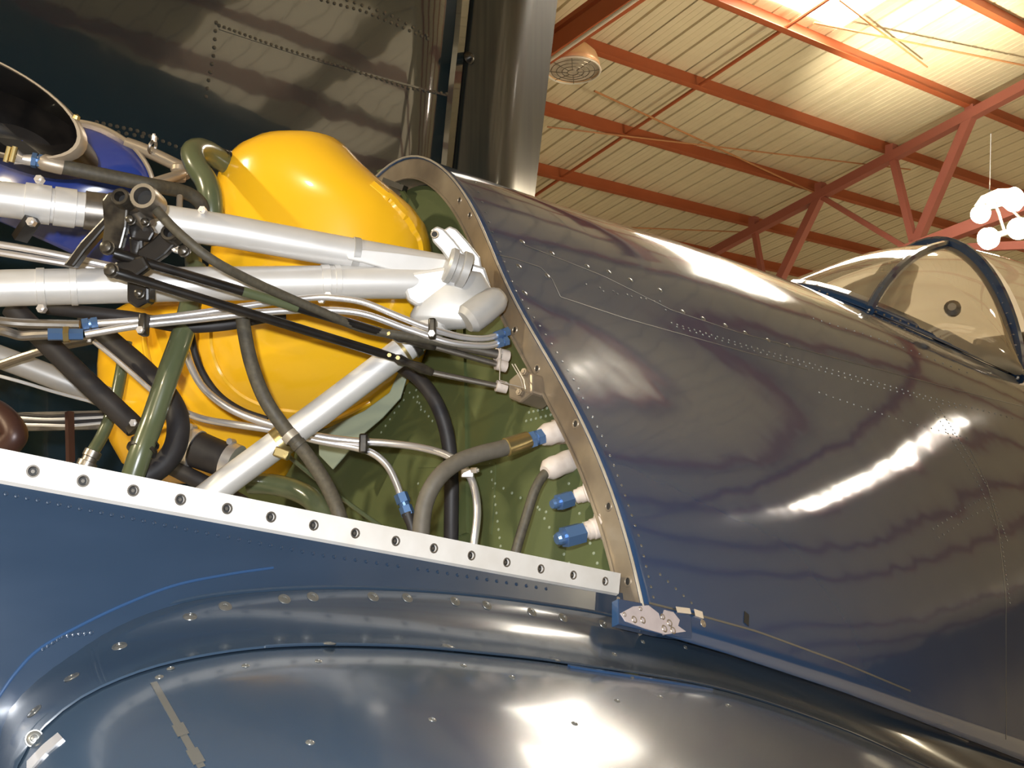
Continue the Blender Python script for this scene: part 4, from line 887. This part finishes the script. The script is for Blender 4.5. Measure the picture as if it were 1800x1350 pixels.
# wiring loom with bracket
lm = thing('wiring_loom', at(110, 750, 1.85), 'grey wire bundle tied to a brown bracket at lower left', 'wiring')
for k in range(4): MB().tube(px([(30, 728+k*6, 1.86), (80, 732+k*5, 1.85), (125, 730+k*6, 1.85), (185, 728+k*5, 1.86)]), .0032, 8).build('wire', 'silver' if k % 2 else 'rubber', lm)
MB().beam(at(20, 742, 1.885), at(190, 738, 1.885), .012, .034).build('loom_shelf', 'dullsteel', lm)
MB().beam(at(122, 724, 1.84), at(124, 812, 1.82), .012, .010).build('loom_bracket', 'rust', lm); MB().torus(at(122, 738, 1.85), CR, .014, .002, 16, 5).build('loom_tie', 'flange2', lm)
h = hose('exhaust_stub', 'pipe', [(-50, 712, 1.62), (-12, 722, 1.62), (14, 742, 1.61), (26, 766, 1.60), (12, 785, 1.60)], .0195, 'rust', 'red brown curved pipe end at the left edge', 18)
# lower right of tank: grey green shelf and lower pipes
sh = plate([(560, 760), (640, 722), (684, 690), (697, 660), (700, 640), (716, 660), (704, 700), (672, 735), (640, 762), (612, 795), (585, 826), (560, 800)], 1.93, .006, 'tank_shelf', 'greenpale', None, 1.90, label='curved pale grey green bracket under the tank')
sh['category'] = 'bracket'
hose('green_pipe', 'pipe', [(440, 850, 1.78), (480, 852, 1.77), (520, 862, 1.76), (550, 880, 1.74), (572, 915, 1.72), (580, 960, 1.70), (588, 1100, 1.70)], .0185, 'olive', 'bent olive green pipe under the diagonal strut', 18)
hose('thin_line', 'pipe', [(505, 800, 1.80), (560, 845, 1.80), (620, 890, 1.80), (690, 940, 1.80)], .004, 'olive', 'thin green line running down behind the braided hose', 8)
hose('black_hose', 'hose', [(300, 820, 1.75), (350, 845, 1.74), (400, 870, 1.74), (450, 900, 1.74)], .014, 'rubber', 'black hose low behind the foot of the diagonal strut')
# ---------------------------------------------------------------- upper left: duct, cowl panel, hose runs
du = thing('air_duct', at(-40, 190, 1.62), 'dark oval air duct mouth with a pale metal rim at top left', 'duct')
def ell(c, a, b, ang, d, k=48, back=0.0, sc=1.0):
    out = []; ca, sa = math.cos(R(ang)), math.sin(R(ang))
    for i in range(k):
        t = 2*math.pi*i/k; x, y = a*sc*math.cos(t), b*sc*math.sin(t); X, Y = c[0]+x*ca-y*sa, c[1]+x*sa+y*ca
        out.append(at(X, Y, d+.22*(X-c[0])/F)+CB*back)
    return out
dc, da, db, dg = (-62, 167), 222, 80, 23
MB().grid([ell(dc, da, db, dg, 1.52, back=.02, sc=1.0), ell(dc, da, db, dg, 1.52, back=.004, sc=1.0), ell(dc, da, db, dg, 1.52, sc=.985), ell(dc, da, db, dg, 1.52, sc=.955), ell(dc, da, db, dg, 1.52, back=.006, sc=.945)], close=True).build('duct_rim', 'beigepipe', du)
MB().grid([ell(dc, da, db, dg, 1.52, back=.004, sc=.955), ell(dc, da, db, dg, 1.52, back=.05, sc=.90), ell(dc, da, db, dg, 1.52, back=.14, sc=.82), ell(dc, da, db, dg, 1.52, back=.18, sc=.3), ell(dc, da, db, dg, 1.52, back=.18, sc=.01)], close=True).build('duct_wall', 'black', du)
MB().dome(at(134, 207, 1.52), (CR*.5+CU-CB*.3), .006, .006, 10).build('duct_rivet', 'brass', du)
for x in (14, 24): MB().tube([at(x+3, 258, 1.53), at(x-4, 285, 1.53)], .004, 8).build('duct_pin', 'brass', du)
# bright blue cowl panel: shallow dome behind the duct
bp = thing('blue_cowl_panel', at(130, 345, 1.9), 'bright blue curved cowl panel with a metal edge behind the duct', 'panel')
edge = px([(60, 214, 1.93), (120, 212, 1.92), (175, 222, 1.90), (222, 248, 1.88), (252, 280, 1.87), (268, 315, 1.87), (272, 360, 1.88), (266, 420, 1.9), (240, 500, 1.94)], 6)
cen = at(40, 420, 1.98); rows = []
for s in (1, .92, .75, .5, .25, .02):
    rows.append([cen+(p-cen)*s-CB*.16*(1-s*s) for p in edge])
MB().grid(rows).build('panel_skin', 'brightblue', bp, ang=80, solid=.002, facecam=True)
MB().tube(edge, .0045, 8).build('panel_edge', 'beigepipe', bp)
h = hose('fuel_hose', 'hose', [(88, 288, 1.55), (110, 293, 1.56), (170, 306, 1.58), (220, 316, 1.60), (262, 325, 1.61), (290, 330, 1.64), (325, 338, 1.68), (350, 354, 1.70), (362, 380, 1.72)], .0115, 'braid', 'dark hose with a grey sleeve below the oval duct')
MB().tube([at(74, 284, 1.545), at(76, 285, 1.545), at(110, 293, 1.56), at(112, 294, 1.56)], .013, 14, True, [.0115, .0128, .0128, .0115]).build('hose_sleeve', 'beigepipe', h)
hexfit(h, (56, 281, 1.54), (76, 285, 1.545), .0115, 'blue'); MB().tube([at(28, 276, 1.53), at(40, 280, 1.535), at(58, 282, 1.54)], .008, 12, True, [.012, .008, .009]).build('hose_stem', 'chrome', h)
h = hose('beige_pipe', 'pipe', [(222, 252, 1.88), (250, 262, 1.88), (285, 278, 1.88), (320, 296, 1.88), (332, 310, 1.88)], .0115, 'beigepipe', 'short pale metal pipe beside the olive elbow')
c = at(268, 258, 1.865); MB().torus(c, (CR+CU*-.4).normalized(), .0115, .003, 18, 6).build('pipe_clamp', 'dullsteel', h); screw(at(270, 250, 1.86), CU, .005, .012, h)
MB().tube([at(268, 322, 1.80), at(300, 312, 1.82), at(320, 306, 1.86)], .009, 12).build('tee_branch', 'beigepipe', h); MB().lathe(at(316, 290, 1.87), CU*-1, [(0, .013), (.004, .016), (.012, .016), (.016, .012), (.03, .012)], 14).build('tee_collar', 'beigepipe', h)
h = hose('olive_elbow', 'pipe', [(412, 292, 1.88), (392, 284, 1.86), (368, 268, 1.83), (350, 262, 1.80), (338, 268, 1.77), (344, 290, 1.75), (362, 318, 1.74), (370, 345, 1.73), (372, 385, 1.73), (372, 430, 1.74)], .0195, 'olive', 'glossy olive green pipe elbow left of the orange tank', 18)
for k in range(4): c = at(386+k*8, 280+k*2.5, 1.855+k*.006); MB().torus(c, (at(420, 294, 1.9)-at(380, 276, 1.84)).normalized(), .0185, .0026, 18, 6).build('ribbed_sleeve', 'tape' if k > 1 else 'black', h)
hose('steel_stub', 'pipe', [(316, 345, 1.66), (315, 375, 1.64), (314, 395, 1.63)], .005, 'beigepipe', 'small upright stub above the upper mount tube', 8)
hose('green_pipe', 'pipe', [(338, 430, 1.72), (340, 462, 1.70), (342, 490, 1.68)], .014, 'olive', 'short piece of green pipe between the two mount tubes')
